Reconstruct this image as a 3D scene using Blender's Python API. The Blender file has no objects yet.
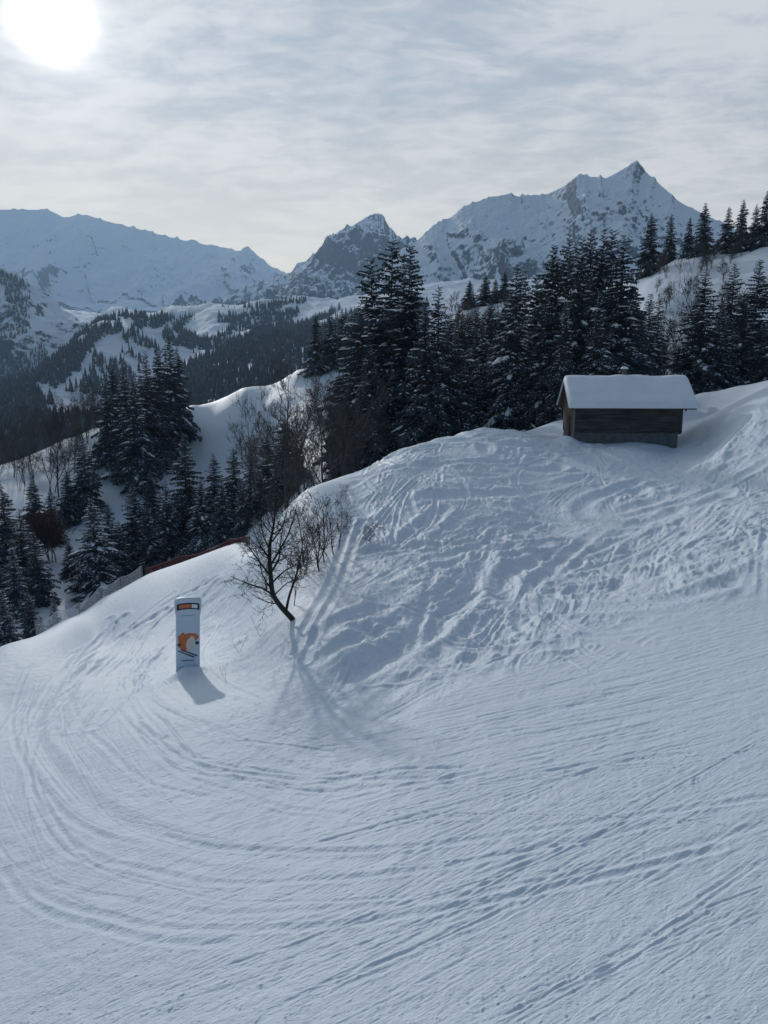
import bpy, math, random
import numpy as np

# ------------------------------------------------------------------ camera, sky, sun, exposure
scene = bpy.context.scene
PITCH = math.radians(10.0)
FPX = 769.0
CP, SP = math.cos(PITCH), math.sin(PITCH)
SUN_PX = (50, 17)

cam_data = bpy.data.cameras.new("camera")
cam = bpy.data.objects.new("camera", cam_data)
scene.collection.objects.link(cam)
cam.location = (0, 0, 0)
cam.rotation_euler = (math.pi / 2 - PITCH, 0, 0)
cam_data.sensor_fit = 'VERTICAL'
cam_data.sensor_height = 36.0
cam_data.lens = 36.0 * FPX / 1024.0
cam_data.clip_start = 0.1
cam_data.clip_end = 30000
scene.camera = cam


def ray(px, py):
    a = (px - 384.0) / FPX
    b = (512.0 - py) / FPX
    return np.array([a, CP + b * SP, b * CP - SP])


def ang(px, py):
    """azimuth and slope (height over horizontal distance) of a sight line"""
    d = ray(px, py)
    return math.atan2(d[0], d[1]), d[2] / math.hypot(d[0], d[1])


sd = ray(*SUN_PX)
sd = sd / np.linalg.norm(sd)
SUN_EL = math.asin(sd[2])
SUN_AZ = math.atan2(sd[0], sd[1])

sun_data = bpy.data.lights.new("sun", 'SUN')
sun_data.energy = 3.2
sun_data.angle = math.radians(1.3)
sun_data.color = (1.0, 0.97, 0.93)
sun = bpy.data.objects.new("sun", sun_data)
scene.collection.objects.link(sun)
from mathutils import Vector, Matrix
sun.rotation_euler = Vector((-sd[0], -sd[1], -sd[2])).to_track_quat('-Z', 'Y').to_euler()
sun.location = (-20, 50, 60)

scene.view_settings.view_transform = 'Standard'
scene.view_settings.look = 'None'
scene.view_settings.exposure = -1.1
scene.view_settings.gamma = 1.0
scene.cycles.volume_bounces = 1
scene.cycles.max_bounces = 6

world = bpy.data.worlds.new("World")
scene.world = world
world.use_nodes = True
wn, wl = world.node_tree.nodes, world.node_tree.links
wn.clear()


def node(nodes, kind, **kw):
    n = nodes.new(kind)
    for k, v in kw.items():
        if k == 'inp':
            for i, val in v.items():
                n.inputs[i].default_value = val
        else:
            setattr(n, k, v)
    return n


def build_world():
    out = wn.new('ShaderNodeOutputWorld')
    sky = node(wn, 'ShaderNodeTexSky', sky_type='NISHITA', sun_disc=False)
    sky.sun_elevation = SUN_EL
    sky.sun_rotation = SUN_AZ
    sky.altitude = 1500
    sky.air_density = 1.2
    sky.dust_density = 0.1
    sky.ozone_density = 1.5
    bg_sky = wn.new('ShaderNodeBackground')
    bg_sky.inputs[1].default_value = 0.15
    wl.new(sky.outputs[0], bg_sky.inputs[0])
    tc = wn.new('ShaderNodeTexCoord')
    sep = wn.new('ShaderNodeSeparateXYZ')
    wl.new(tc.outputs['Generated'], sep.inputs[0])

    def M(op, a, b=None, c=None, clamp=False):
        n = wn.new('ShaderNodeMath')
        n.operation = op
        n.use_clamp = clamp
        for i, v in enumerate((a, b, c)):
            if v is None:
                continue
            if isinstance(v, (int, float)):
                n.inputs[i].default_value = v
            else:
                wl.new(v, n.inputs[i])
        return n.outputs[0]
    z = sep.outputs[2]
    den = M('MAXIMUM', M('ADD', z, 0.10), 0.05)
    u = M('DIVIDE', sep.outputs[0], den)
    v = M('DIVIDE', sep.outputs[1], den)
    comb = wn.new('ShaderNodeCombineXYZ')
    wl.new(M('ADD', u, M('MULTIPLY', v, 0.22)), comb.inputs[0])
    wl.new(M('MULTIPLY', v, 1.5), comb.inputs[1])
    n1 = node(wn, 'ShaderNodeTexNoise', inp={'Scale': 1.15, 'Detail': 10.0, 'Roughness': 0.62, 'Distortion': 0.7})
    n2 = node(wn, 'ShaderNodeTexNoise', inp={'Scale': 5.5, 'Detail': 8.0, 'Roughness': 0.66, 'Distortion': 0.35})
    wl.new(comb.outputs[0], n1.inputs['Vector'])
    wl.new(comb.outputs[0], n2.inputs['Vector'])
    cl = M('ADD', M('MULTIPLY', n1.outputs[0], 0.56), M('MULTIPLY', n2.outputs[0], 0.44))
    mr = node(wn, 'ShaderNodeMapRange', inp={1: 0.40, 2: 0.60})
    mr.interpolation_type = 'SMOOTHSTEP'
    wl.new(cl, mr.inputs[0])
    # cloud colour: blue grey to pale
    mix = node(wn, 'ShaderNodeMixRGB')
    mix.inputs[1].default_value = (0.70, 0.77, 0.86, 1)
    mix.inputs[2].default_value = (1.14, 1.16, 1.18, 1)
    wl.new(mr.outputs[0], mix.inputs[0])
    # pale cream band low over the horizon
    hz = node(wn, 'ShaderNodeMapRange', inp={1: 0.36, 2: 0.08})
    hz.interpolation_type = 'SMOOTHSTEP'
    wl.new(z, hz.inputs[0])
    dots = wn.new('ShaderNodeVectorMath')
    dots.operation = 'DOT_PRODUCT'
    wl.new(tc.outputs['Generated'], dots.inputs[0])
    dots.inputs[1].default_value = tuple(sd)
    sunside = node(wn, 'ShaderNodeMapRange', inp={1: 0.55, 2: 0.99})
    wl.new(dots.outputs['Value'], sunside.inputs[0])
    mix2 = node(wn, 'ShaderNodeMixRGB')
    wl.new(M('MULTIPLY', hz.outputs[0], M('ADD', M('MULTIPLY', sunside.outputs[0], 0.5), 0.30)), mix2.inputs[0])
    wl.new(mix.outputs[0], mix2.inputs[1])
    mix2.inputs[2].default_value = (1.92, 1.68, 1.24, 1)
    # the sun behind thin cloud
    an = M('ARCCOSINE', M('MINIMUM', dots.outputs['Value'], 0.999999))
    disc = M('MULTIPLY', M('EXPONENT', M('MULTIPLY', M('POWER', M('DIVIDE', an, math.radians(1.45)), 2.0), -1.0)), 9.0)
    aur = M('MULTIPLY', M('EXPONENT', M('MULTIPLY', an, -1 / math.radians(2.6))), 1.15)
    aur2 = M('MULTIPLY', M('EXPONENT', M('MULTIPLY', an, -1 / math.radians(11.0))), 0.26)
    glow = M('ADD', M('ADD', disc, aur), aur2)
    gc = node(wn, 'ShaderNodeMixRGB', blend_type='MULTIPLY')
    gc.inputs[0].default_value = 1.0
    gc.inputs[1].default_value = (1.0, 0.96, 0.86, 1)
    wl.new(glow, gc.inputs[2])
    addc = node(wn, 'ShaderNodeMixRGB', blend_type='ADD')
    addc.inputs[0].default_value = 1.0
    wl.new(mix2.outputs[0], addc.inputs[1])
    wl.new(gc.outputs[0], addc.inputs[2])
    bg_cloud = wn.new('ShaderNodeBackground')
    wl.new(addc.outputs[0], bg_cloud.inputs[0])
    bg_cloud.inputs[1].default_value = 1.38
    # thin cloud cover over the valley, unseen sky behind and overhead blued for ambient
    cover = node(wn, 'ShaderNodeMapRange', inp={1: 0.30, 2: 0.68, 3: 0.04, 4: 0.97})
    cover.interpolation_type = 'SMOOTHSTEP'
    wl.new(dots.outputs['Value'], cover.inputs[0])
    ms = wn.new('ShaderNodeMixShader')
    wl.new(cover.outputs[0], ms.inputs[0])
    wl.new(bg_sky.outputs[0], ms.inputs[1])
    wl.new(bg_cloud.outputs[0], ms.inputs[2])
    wl.new(ms.outputs[0], out.inputs[0])


build_world()

# ------------------------------------------------------------------ helpers
C = scene.collection
rng = np.random.default_rng(7)
random.seed(11)


def mesh_np(name, verts, faces, mat=None, smooth=True):
    """verts Nx3, faces Mx3 or Mx4 array"""
    verts = np.asarray(verts, dtype=np.float32)
    faces = np.asarray(faces, dtype=np.int32)
    me = bpy.data.meshes.new(name)
    me.vertices.add(len(verts))
    me.vertices.foreach_set('co', verts.ravel())
    k = faces.shape[1]
    me.loops.add(faces.size)
    me.loops.foreach_set('vertex_index', faces.ravel())
    me.polygons.add(len(faces))
    me.polygons.foreach_set('loop_start', np.arange(0, faces.size, k, dtype=np.int32))
    me.polygons.foreach_set('loop_total', np.full(len(faces), k, dtype=np.int32))
    me.polygons.foreach_set('use_smooth', np.full(len(faces), smooth, dtype=bool))
    me.update(calc_edges=True)
    me.validate()
    if mat:
        me.materials.append(mat)
    return me


def link(name, me, parent=None, loc=None):
    o = bpy.data.objects.new(name, me)
    C.objects.link(o)
    if parent:
        o.parent = parent
    if loc is not None:
        o.location = loc
    return o


def tag(o, label, cat, group=None):
    o['label'] = label
    o['category'] = cat
    if group:
        o['group'] = group
    return o


def thing(name, label, cat, loc, rotz=0.0, group=None):
    o = link(name, None, None, loc)
    o.rotation_euler = (0, 0, rotz)
    return tag(o, label, cat, group)


class MB:
    """collects shapes into one mesh of quads and triangles"""

    def __init__(self):
        self.v, self.f = [], []

    def add(self, vs, fs):
        b = len(self.v)
        self.v.extend([tuple(p) for p in vs])
        self.f.extend([tuple(i + b for i in f) for f in fs])

    def box(self, lo, hi):
        (x0, y0, z0), (x1, y1, z1) = lo, hi
        self.add([(x0, y0, z0), (x1, y0, z0), (x1, y1, z0), (x0, y1, z0), (x0, y0, z1), (x1, y0, z1), (x1, y1, z1), (x0, y1, z1)],
                 [(3, 2, 1, 0), (4, 5, 6, 7), (0, 1, 5, 4), (1, 2, 6, 5), (2, 3, 7, 6), (3, 0, 4, 7)])

    def tube(self, pts, rad, n=6, cap=True):
        pts = [Vector(p) for p in pts]
        rings = []
        side = None
        for i, p in enumerate(pts):
            d = (pts[min(i + 1, len(pts) - 1)] - pts[max(i - 1, 0)])
            d = d.normalized() if d.length > 1e-9 else Vector((0, 0, 1))
            if side is None:
                side = d.orthogonal().normalized()
            else:
                side = side - d * side.dot(d)
                side = side.normalized() if side.length > 1e-6 else d.orthogonal().normalized()
            b = d.cross(side)
            rings.append([p + (side * math.cos(2 * math.pi * k / n) + b * math.sin(2 * math.pi * k / n)) * rad[i] for k in range(n)])
        vs = [q for r in rings for q in r]
        fs = []
        for i in range(len(rings) - 1):
            for k in range(n):
                fs.append((i * n + k, i * n + (k + 1) % n, (i + 1) * n + (k + 1) % n, (i + 1) * n + k))
        if cap:
            fs.append(tuple(range(n - 1, -1, -1)))
            fs.append(tuple((len(rings) - 1) * n + k for k in range(n)))
        self.add(vs, fs)

    def prism(self, outline, y0, y1):
        """outline in (x,z), extruded along y"""
        n = len(outline)
        self.add([(x, y0, z) for x, z in outline] + [(x, y1, z) for x, z in outline],
                 [tuple(range(n)), tuple(range(2 * n - 1, n - 1, -1))] + [(i + n, (i + 1) % n + n, (i + 1) % n, i) for i in range(n)])

    def mesh(self, name, mat=None, smooth=False):
        me = bpy.data.meshes.new(name)
        me.from_pydata(self.v, [], self.f)
        if smooth:
            me.polygons.foreach_set('use_smooth', [True] * len(me.polygons))
        me.update()
        if mat:
            me.materials.append(mat)
        return me

    def build(self, name, mat, parent=None, smooth=False, bevel=0.0):
        o = link(name, self.mesh(name, mat, smooth), parent)
        if bevel:
            m = o.modifiers.new('bevel', 'BEVEL')
            m.width = bevel
            m.segments = 2
            m.limit_method = 'ANGLE'
        return o


# --- numpy noise
_P = np.random.default_rng(3).random((256, 256)).astype(np.float32)


def vnoise(x, y, seed=0):
    x = x + seed * 17.13
    y = y + seed * 41.77
    xi = np.floor(x)
    yi = np.floor(y)
    fx = (x - xi).astype(np.float32)
    fy = (y - yi).astype(np.float32)
    xi = xi.astype(np.int64) & 255
    yi = yi.astype(np.int64) & 255
    x1, y1 = (xi + 1) & 255, (yi + 1) & 255
    fx = fx * fx * fx * (fx * (fx * 6 - 15) + 10)
    fy = fy * fy * fy * (fy * (fy * 6 - 15) + 10)
    a = _P[xi, yi] * (1 - fx) + _P[x1, yi] * fx
    b = _P[xi, y1] * (1 - fx) + _P[x1, y1] * fx
    return (a * (1 - fy) + b * fy) * 2 - 1


def fbm(x, y, octs=4, seed=0, gain=0.5, lac=2.07):
    s = 0
    a = 1.0
    for o in range(octs):
        s = s + a * vnoise(x, y, seed + o * 3.7)
        # turn each octave so the lattice never lines up
        x, y = (x * 0.8 - y * 0.6) * lac, (x * 0.6 + y * 0.8) * lac
        a *= gain
    return s


def ridged(x, y, octs=5, seed=0, gain=0.5, lac=2.1):
    s = 0
    a = 1.0
    w = 1.0
    for o in range(octs):
        n = 1 - np.abs(vnoise(x, y, seed + o * 5.1))
        n = n * n * w
        s = s + a * n
        w = np.clip(n * 1.6, 0, 1)
        x, y = (x * 0.8 - y * 0.6) * lac, (x * 0.6 + y * 0.8) * lac
        a *= gain
    return s


def sstep(a, b, x):
    t = np.clip((x - a) / (b - a), 0, 1)
    return t * t * (3 - 2 * t)


# ------------------------------------------------------------------ materials
def new_mat(name):
    m = bpy.data.materials.new(name)
    m.use_nodes = True
    n, l = m.node_tree.nodes, m.node_tree.links
    n.clear()
    out = n.new('ShaderNodeOutputMaterial')
    b = n.new('ShaderNodeBsdfPrincipled')
    l.new(b.outputs[0], out.inputs[0])
    return m, n, l, b


def noise_node(n, l, vec, scale, detail=4, rough=0.55, dist=0.0):
    t = node(n, 'ShaderNodeTexNoise', inp={'Scale': scale, 'Detail': detail, 'Roughness': rough, 'Distortion': dist})
    l.new(vec, t.inputs['Vector'])
    return t.outputs[0]


def ramp(n, l, src, stops):
    r = n.new('ShaderNodeValToRGB')
    e = r.color_ramp.elements
    e[0].position, e[0].color = stops[0][0], (*stops[0][1], 1)
    e[1].position, e[1].color = stops[-1][0], (*stops[-1][1], 1)
    for p, c in stops[1:-1]:
        x = e.new(p)
        x.color = (*c, 1)
    l.new(src, r.inputs[0])
    return r.outputs[0]


def snow_mat(name, col=(0.72, 0.81, 0.90), bumps=((7.0, 0.05), (28.0, 0.018)), rough=0.55, scratch=False):
    m, n, l, b = new_mat(name)
    geo = n.new('ShaderNodeNewGeometry')
    pos = geo.outputs['Position']
    v = noise_node(n, l, pos, 0.9, 6)
    l.new(ramp(n, l, v, [(0.3, tuple(c * 0.955 for c in col)), (0.7, col)]), b.inputs['Base Color'])
    b.inputs['Roughness'].default_value = rough
    b.inputs['Specular IOR Level'].default_value = 0.25
    prev = None
    for s, d in bumps:
        t = noise_node(n, l, pos, s, 5, 0.6)
        bp = n.new('ShaderNodeBump')
        bp.inputs['Distance'].default_value = d
        bp.inputs['Strength'].default_value = 1.0
        l.new(t, bp.inputs['Height'])
        if prev:
            l.new(prev, bp.inputs['Normal'])
        prev = bp.outputs[0]
    if scratch:   # fine scratches left by ski edges, in a few crossing directions
        for ang_, sc, dd in ((SKI_DIR, 26.0, 0.0045), (SKI_DIR + 0.22, 15.0, 0.0060), (SKI_DIR - 0.45, 20.0, 0.0035)):
            mp = n.new('ShaderNodeMapping')
            mp.vector_type = 'TEXTURE'
            mp.inputs['Rotation'].default_value = (0, 0, ang_)
            mp.inputs['Scale'].default_value = (22, 1, 1)
            l.new(pos, mp.inputs[0])
            t = noise_node(n, l, mp.outputs[0], sc, 3, 0.5, 0.25)
            rmp = node(n, 'ShaderNodeMapRange', inp={1: 0.30, 2: 0.52})
            l.new(t, rmp.inputs[0])
            bp = n.new('ShaderNodeBump')
            bp.inputs['Distance'].default_value = dd
            l.new(rmp.outputs[0], bp.inputs['Height'])
            l.new(prev, bp.inputs['Normal'])
            prev = bp.outputs[0]
    l.new(prev, b.inputs['Normal'])
    return m


SKI_DIR = math.radians(21)


def plain_mat(name, col, rough=0.7, var=0.12, scale=6.0, bump=0.0, stretch=None, spec=0.3):
    m, n, l, b = new_mat(name)
    tc = n.new('ShaderNodeTexCoord')
    vec = tc.outputs['Object']
    if stretch:
        mp = n.new('ShaderNodeMapping')
        mp.inputs['Scale'].default_value = stretch
        l.new(vec, mp.inputs[0])
        vec = mp.outputs[0]
    t = noise_node(n, l, vec, scale, 6, 0.6)
    l.new(ramp(n, l, t, [(0.25, tuple(c * (1 - var) for c in col)), (0.75, tuple(min(1, c * (1 + var)) for c in col))]), b.inputs['Base Color'])
    b.inputs['Roughness'].default_value = rough
    b.inputs['Specular IOR Level'].default_value = spec
    if bump:
        bp = n.new('ShaderNodeBump')
        bp.inputs['Distance'].default_value = bump
        l.new(t, bp.inputs['Height'])
        l.new(bp.outputs[0], b.inputs['Normal'])
    return m


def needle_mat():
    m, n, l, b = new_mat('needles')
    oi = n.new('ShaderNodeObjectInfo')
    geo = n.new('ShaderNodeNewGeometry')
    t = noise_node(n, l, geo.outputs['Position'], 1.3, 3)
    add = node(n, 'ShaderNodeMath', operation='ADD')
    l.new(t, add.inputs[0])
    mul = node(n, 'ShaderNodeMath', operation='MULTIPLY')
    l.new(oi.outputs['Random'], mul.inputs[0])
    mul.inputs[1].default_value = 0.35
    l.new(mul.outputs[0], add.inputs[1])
    l.new(ramp(n, l, add.outputs[0], [(0.35, (0.036, 0.056, 0.084)), (0.65, (0.052, 0.076, 0.104)), (0.95, (0.072, 0.092, 0.108))]), b.inputs['Base Color'])  # needle tones lifted and blued, with a veil of haze put into the colour
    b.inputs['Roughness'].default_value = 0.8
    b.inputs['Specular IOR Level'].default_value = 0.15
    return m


def mountain_mat(name, lo, hi, nscale, rock=(0.034, 0.042, 0.060), amount=0.16):
    """snow that holds on gentle ground, rock that shows where it is steep"""
    m, n, l, b = new_mat(name)
    geo = n.new('ShaderNodeNewGeometry')
    pos = geo.outputs['Position']
    sep = n.new('ShaderNodeSeparateXYZ')
    prev = None
    for s, d in ((nscale * 0.8, 22.0), (nscale * 4, 7.0)):
        t = noise_node(n, l, pos, s, 7, 0.62)
        bp = n.new('ShaderNodeBump')
        bp.inputs['Distance'].default_value = d
        l.new(t, bp.inputs['Height'])
        if prev:
            l.new(prev, bp.inputs['Normal'])
        prev = bp.outputs[0]
    l.new(geo.outputs['Normal'], sep.inputs[0])
    t1 = noise_node(n, l, pos, nscale, 8, 0.68)
    t2 = noise_node(n, l, pos, nscale * 7.0, 8, 0.72)
    a = node(n, 'ShaderNodeMath', operation='MULTIPLY_ADD')
    l.new(t1, a.inputs[0])
    a.inputs[1].default_value = amount * 0.7
    a.inputs[2].default_value = -amount * 0.35
    b2 = node(n, 'ShaderNodeMath', operation='MULTIPLY_ADD')
    l.new(t2, b2.inputs[0])
    b2.inputs[1].default_value = amount * 3.6
    b2.inputs[2].default_value = -amount * 1.8
    s1 = node(n, 'ShaderNodeMath', operation='ADD')
    l.new(a.outputs[0], s1.inputs[0])
    l.new(b2.outputs[0], s1.inputs[1])
    s2 = node(n, 'ShaderNodeMath', operation='ADD')
    l.new(s1.outputs[0], s2.inputs[0])
    l.new(sep.outputs[2], s2.inputs[1])
    mr = node(n, 'ShaderNodeMapRange', inp={1: lo, 2: hi})
    l.new(s2.outputs[0], mr.inputs[0])
    mx = n.new('ShaderNodeMixRGB')
    l.new(mr.outputs[0], mx.inputs[0])
    rk = ramp(n, l, t2, [(0.3, tuple(c * 0.6 for c in rock)), (0.7, tuple(c * 1.3 for c in rock))])
    l.new(rk, mx.inputs[1])
    mx.inputs[2].default_value = (0.72, 0.81, 0.91, 1)
    l.new(mx.outputs[0], b.inputs['Base Color'])
    b.inputs['Roughness'].default_value = 0.75
    b.inputs['Specular IOR Level'].default_value = 0.15
    l.new(prev, b.inputs['Normal'])
    return m


M_SNOW = snow_mat('piste_snow', bumps=((5.0, 0.020), (26.0, 0.008)), scratch=True)
M_FARSNOW = snow_mat('hill_snow', bumps=((0.6, 0.5), (3.0, 0.12)))
M_TREESNOW = plain_mat('branch_snow', (0.80, 0.84, 0.88), 0.7, 0.05, 3.0)
M_ROOFSNOW = snow_mat('roof_snow', bumps=((1.2, 0.05), (9.0, 0.012)))
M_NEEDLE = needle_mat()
M_BARK = plain_mat('bark', (0.060, 0.048, 0.040), 0.9, 0.35, 5.0, 0.02, (1, 1, 0.25))
M_TWIG = plain_mat('twig_bark', (0.070, 0.064, 0.062), 0.9, 0.3, 4.0)
M_DARKBARK = plain_mat('dark_bark', (0.035, 0.029, 0.026), 0.9, 0.35, 8.0, 0.01, (1, 1, 0.3))
M_REDTWIG = plain_mat('red_twig', (0.085, 0.035, 0.034), 0.9, 0.3, 4.0)

# ------------------------------------------------------------------ the ground: one sheet from under the lift to the far side of the side valley
KT = 2.6
ZP, PA, PB = -9.0, 0.20, -0.07


def plane_r(px, py):
    d = ray(px, py)
    s = (ZP - PB * 9.4) / (d[2] - PA * d[0] - PB * d[1])
    return s * math.hypot(d[0], d[1])


ctrl = []


def cp(px, py, r, dt=0.0):
    th, t = ang(px, py)
    ctrl.append((th, math.log(r), t + dt))


for px in (-330, -150, 0, 200, 400, 600, 800, 1000, 1150):
    for py in (770, 870, 1024, 1280, 1700):
        cp(px, py, plane_r(px, py))
for px, py in ((768, 700), (768, 610), (660, 640), (560, 655), (450, 690), (380, 700), (330, 705), (0, 705), (90, 690), (188, 674), (240, 690), (950, 640)):
    cp(px, py, plane_r(px, py))
# bank under the tree, piste beyond the sign
for a in ((293, 620, 30), (330, 590, 33), (330, 545, 38), (255, 640, 31.5), (190, 615, 45), (100, 640, 46), (230, 590, 45), (265, 575, 41),
          (345, 640, 27), (380, 600, 31), (400, 540, 38), (450, 570, 34), (560, 560, 36), (560, 490, 47), (680, 560, 34), (680, 490, 46), (768, 540, 34.5), (768, 470, 47),
          (480, 480, 47), (400, 490, 45), (350, 500, 45), (720, 446, 56), (722, 428, 61.5), (745, 405, 63), (700, 425, 66), (700, 409, 88), (735, 404, 86),
          (768, 415, 58), (768, 393, 64), (900, 380, 62), (900, 480, 46)):
    cp(*a)
for hx, hy, hz in ((14.2, 58.2, -4.80), (18.5, 57.9, -4.92), (22.9, 57.5, -5.02), (14.5, 63.2, -4.85), (18.8, 63.0, -4.9), (23.2, 62.6, -4.9), (18.5, 54.5, -5.35), (14.0, 55.0, -5.3), (23.0, 54.0, -5.35)):
    ctrl.append((math.atan2(hx, hy), math.log(math.hypot(hx, hy)), hz / math.hypot(hx, hy)))
CREST = [(1100, 330, 84), (900, 352, 88), (768, 380, 92), (735, 387, 92), (700, 394, 92), (640, 408, 90), (560, 420, 77), (480, 431, 64), (400, 453, 56), (345, 476, 50), (303, 492, 46), (276, 522, 45), (245, 543, 54),
         (200, 558, 58), (145, 577, 58), (100, 600, 54.5), (60, 622, 51), (0, 648, 46), (-100, 705, 41), (-300, 800, 34)]
for px, py, r in CREST:
    cp(px, py, r)
    if px > 290:
        cp(px, py, r * 1.13, -0.022)
    else:
        cp(px, py, r * 1.10, -0.03)
        cp(px, py, r * 1.32, -0.085)
MID = [(-300, 760, 75), (-300, 620, 105), (-100, 630, 93), (0, 640, 85), (60, 608, 94), (0, 575, 112), (60, 556, 114), (150, 562, 113), (220, 532, 104), (150, 520, 122), (60, 505, 133), (0, 515, 133),
       (120, 470, 138), (60, 465, 146), (190, 450, 146), (190, 500, 132), (250, 480, 131), (250, 430, 145.5), (300, 420, 134), (290, 470, 105), (330, 460, 90),
       (190, 424, 151.5), (245, 404, 150.2), (300, 388, 149.4), (400, 475, 90), (480, 455, 100), (560, 440, 106), (640, 424, 110), (700, 410, 112), (768, 398, 112), (900, 370, 112),
       (350, 420, 130), (420, 390, 145), (500, 360, 155), (560, 350, 155), (620, 345, 150), (680, 350, 132), (640, 320, 152), (700, 310, 150), (768, 300, 146), (900, 290, 146), (460, 340, 180)]
for a in MID:
    cp(*a)
BCREST = [(-300, 520, 165), (-100, 488, 168), (0, 466, 166), (60, 442, 164), (110, 425, 160), (150, 418, 158), (190, 411, 155), (245, 391, 154), (300, 376, 153), (350, 362, 165), (400, 342, 178), (460, 312, 200), (500, 303, 208),
          (540, 291, 212), (600, 281, 205), (645, 276, 190), (690, 254, 182), (768, 243, 172), (900, 225, 168), (1100, 200, 168)]
for px, py, r in BCREST:
    cp(px, py, r)
    cp(px, py, r * 1.12, -0.03)
    cp(px, py, r * 1.45, -0.16)
    cp(px, py, r * 2.2, -0.26)


def tps_fit(pts, k=KT, reg=1e-4):
    P = np.array(pts)
    X = np.stack([P[:, 0] * k, P[:, 1]], 1)
    n = len(X)
    D2 = ((X[:, None] - X[None]) ** 2).sum(-1)
    K = 0.5 * D2 * np.log(D2 + 1e-12) + reg * np.eye(n)
    Q = np.concatenate([np.ones((n, 1)), X], 1)
    A = np.block([[K, Q], [Q.T, np.zeros((3, 3))]])
    w = np.linalg.solve(A, np.concatenate([P[:, 2], np.zeros(3)]))
    return X, w, k


def tps_eval(fit, th, lr):
    X, w, k = fit
    sh = th.shape
    Y = np.stack([th.ravel() * k, lr.ravel()], 1)
    out = np.empty(len(Y))
    for i in range(0, len(Y), 20000):
        y = Y[i:i + 20000]
        D2 = ((y[:, None] - X[None]) ** 2).sum(-1)
        out[i:i + 20000] = (0.5 * D2 * np.log(D2 + 1e-12)) @ w[:len(X)] + w[len(X)] + y @ w[len(X) + 1:]
    return out.reshape(sh)


def cr_matrix(q, n):
    """Catmull-Rom weights for fractional positions q on n samples"""
    i = np.clip(np.floor(q).astype(int), 1, n - 3)
    f = q - i
    W = np.zeros((len(q), n))
    r = np.arange(len(q))
    W[r, i - 1] = -0.5 * f + f * f - 0.5 * f ** 3
    W[r, i] = 1 - 2.5 * f * f + 1.5 * f ** 3
    W[r, i + 1] = 0.5 * f + 2 * f * f - 1.5 * f ** 3
    W[r, i + 2] = -0.5 * f * f + 0.5 * f ** 3
    return W


fit = tps_fit(ctrl)
gth = np.linspace(-1.05, 1.05, 240)
glr = np.linspace(math.log(3.5), math.log(480), 330)
G = tps_eval(fit, *np.meshgrid(gth, glr))
TH = np.concatenate([np.linspace(-0.95, -0.52, 90, endpoint=False), np.linspace(-0.52, 0.52, 940, endpoint=False), np.linspace(0.52, 0.95, 90)])
LR = np.concatenate([np.linspace(math.log(4.2), math.log(24), 1060, endpoint=False), np.linspace(math.log(24), math.log(82), 430, endpoint=False), np.linspace(math.log(82), math.log(450), 240)])
Wt = cr_matrix((TH - gth[0]) / (gth[1] - gth[0]), len(gth))
Wr = cr_matrix((LR - glr[0]) / (glr[1] - glr[0]), len(glr))
T = Wr @ G @ Wt.T
R2 = np.exp(LR)[:, None]
X = (R2 * np.sin(TH)[None]).astype(np.float32)
Y = (R2 * np.cos(TH)[None]).astype(np.float32)
Z = (R2 * T).astype(np.float64)


def to_px(x, y, z):
    d = y * CP - z * SP
    u = y * SP + z * CP
    return 384 + FPX * x / d, 512 - FPX * u / d


PX, PY = to_px(X, Y, Z)
NR, NT = X.shape
DETAIL = np.zeros_like(Z)


def z_at(x, y):
    th = math.atan2(x, y)
    lr = math.log(math.hypot(x, y))
    j = int(np.clip(np.searchsorted(TH, th) - 1, 0, NT - 2))
    i = int(np.clip(np.searchsorted(LR, lr) - 1, 0, NR - 2))
    a = (th - TH[j]) / (TH[j + 1] - TH[j])
    b = (lr - LR[i]) / (LR[i + 1] - LR[i])
    return float((Z[i, j] * (1 - a) + Z[i, j + 1] * a) * (1 - b) + (Z[i + 1, j] * (1 - a) + Z[i + 1, j + 1] * a) * b)


def hit(px, py, rmin=4.5, rmax=440.0):
    """point of the ground that a sight line meets first"""
    th, t = ang(px, py)
    j = int(np.clip(np.searchsorted(TH, th), 0, NT - 1))
    col = T[:, j]
    rr = np.exp(LR)
    ok = np.nonzero((col >= t) & (rr > rmin) & (rr < rmax))[0]
    i = ok[0] if len(ok) else int(np.argmax(np.where((rr > rmin) & (rr < rmax), col, -9)))
    r = rr[i]
    return np.array([r * math.sin(th), r * math.cos(th)]), r


# --- wear on the snow: bumps, ploughed snow, ski tracks
near = sstep(95, 70, np.exp(LR))[:, None] * np.ones((1, NT))
# the bumpy off-piste face between the hut and the groomed run
lowline = np.interp(PX.ravel(), [200, 300, 345, 400, 560, 660, 768, 900], [640, 650, 690, 690, 652, 632, 597, 560]).reshape(PX.shape)
lowline = lowline + 14 * fbm(X * 0.25, Y * 0.25, 3, 171)
mog = sstep(26, -48, PY - lowline) * sstep(315, 375, PX + (PY - 560) * 0.25) * near
flat_hut = np.exp(-(((X - 18.2) / 7.5) ** 2 + ((Y - 60.5) / 5.0) ** 2) ** 2)
mog = mog * (1 - 0.93 * flat_hut)
lit_shelf = sstep(690, 720, PX) * sstep(425, 405, PY)
mog = mog * (1 - 0.5 * lit_shelf) * sstep(72, 63, R2 * np.ones_like(X))
piste = sstep(-30, 24, PY - lowline) * near
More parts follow.
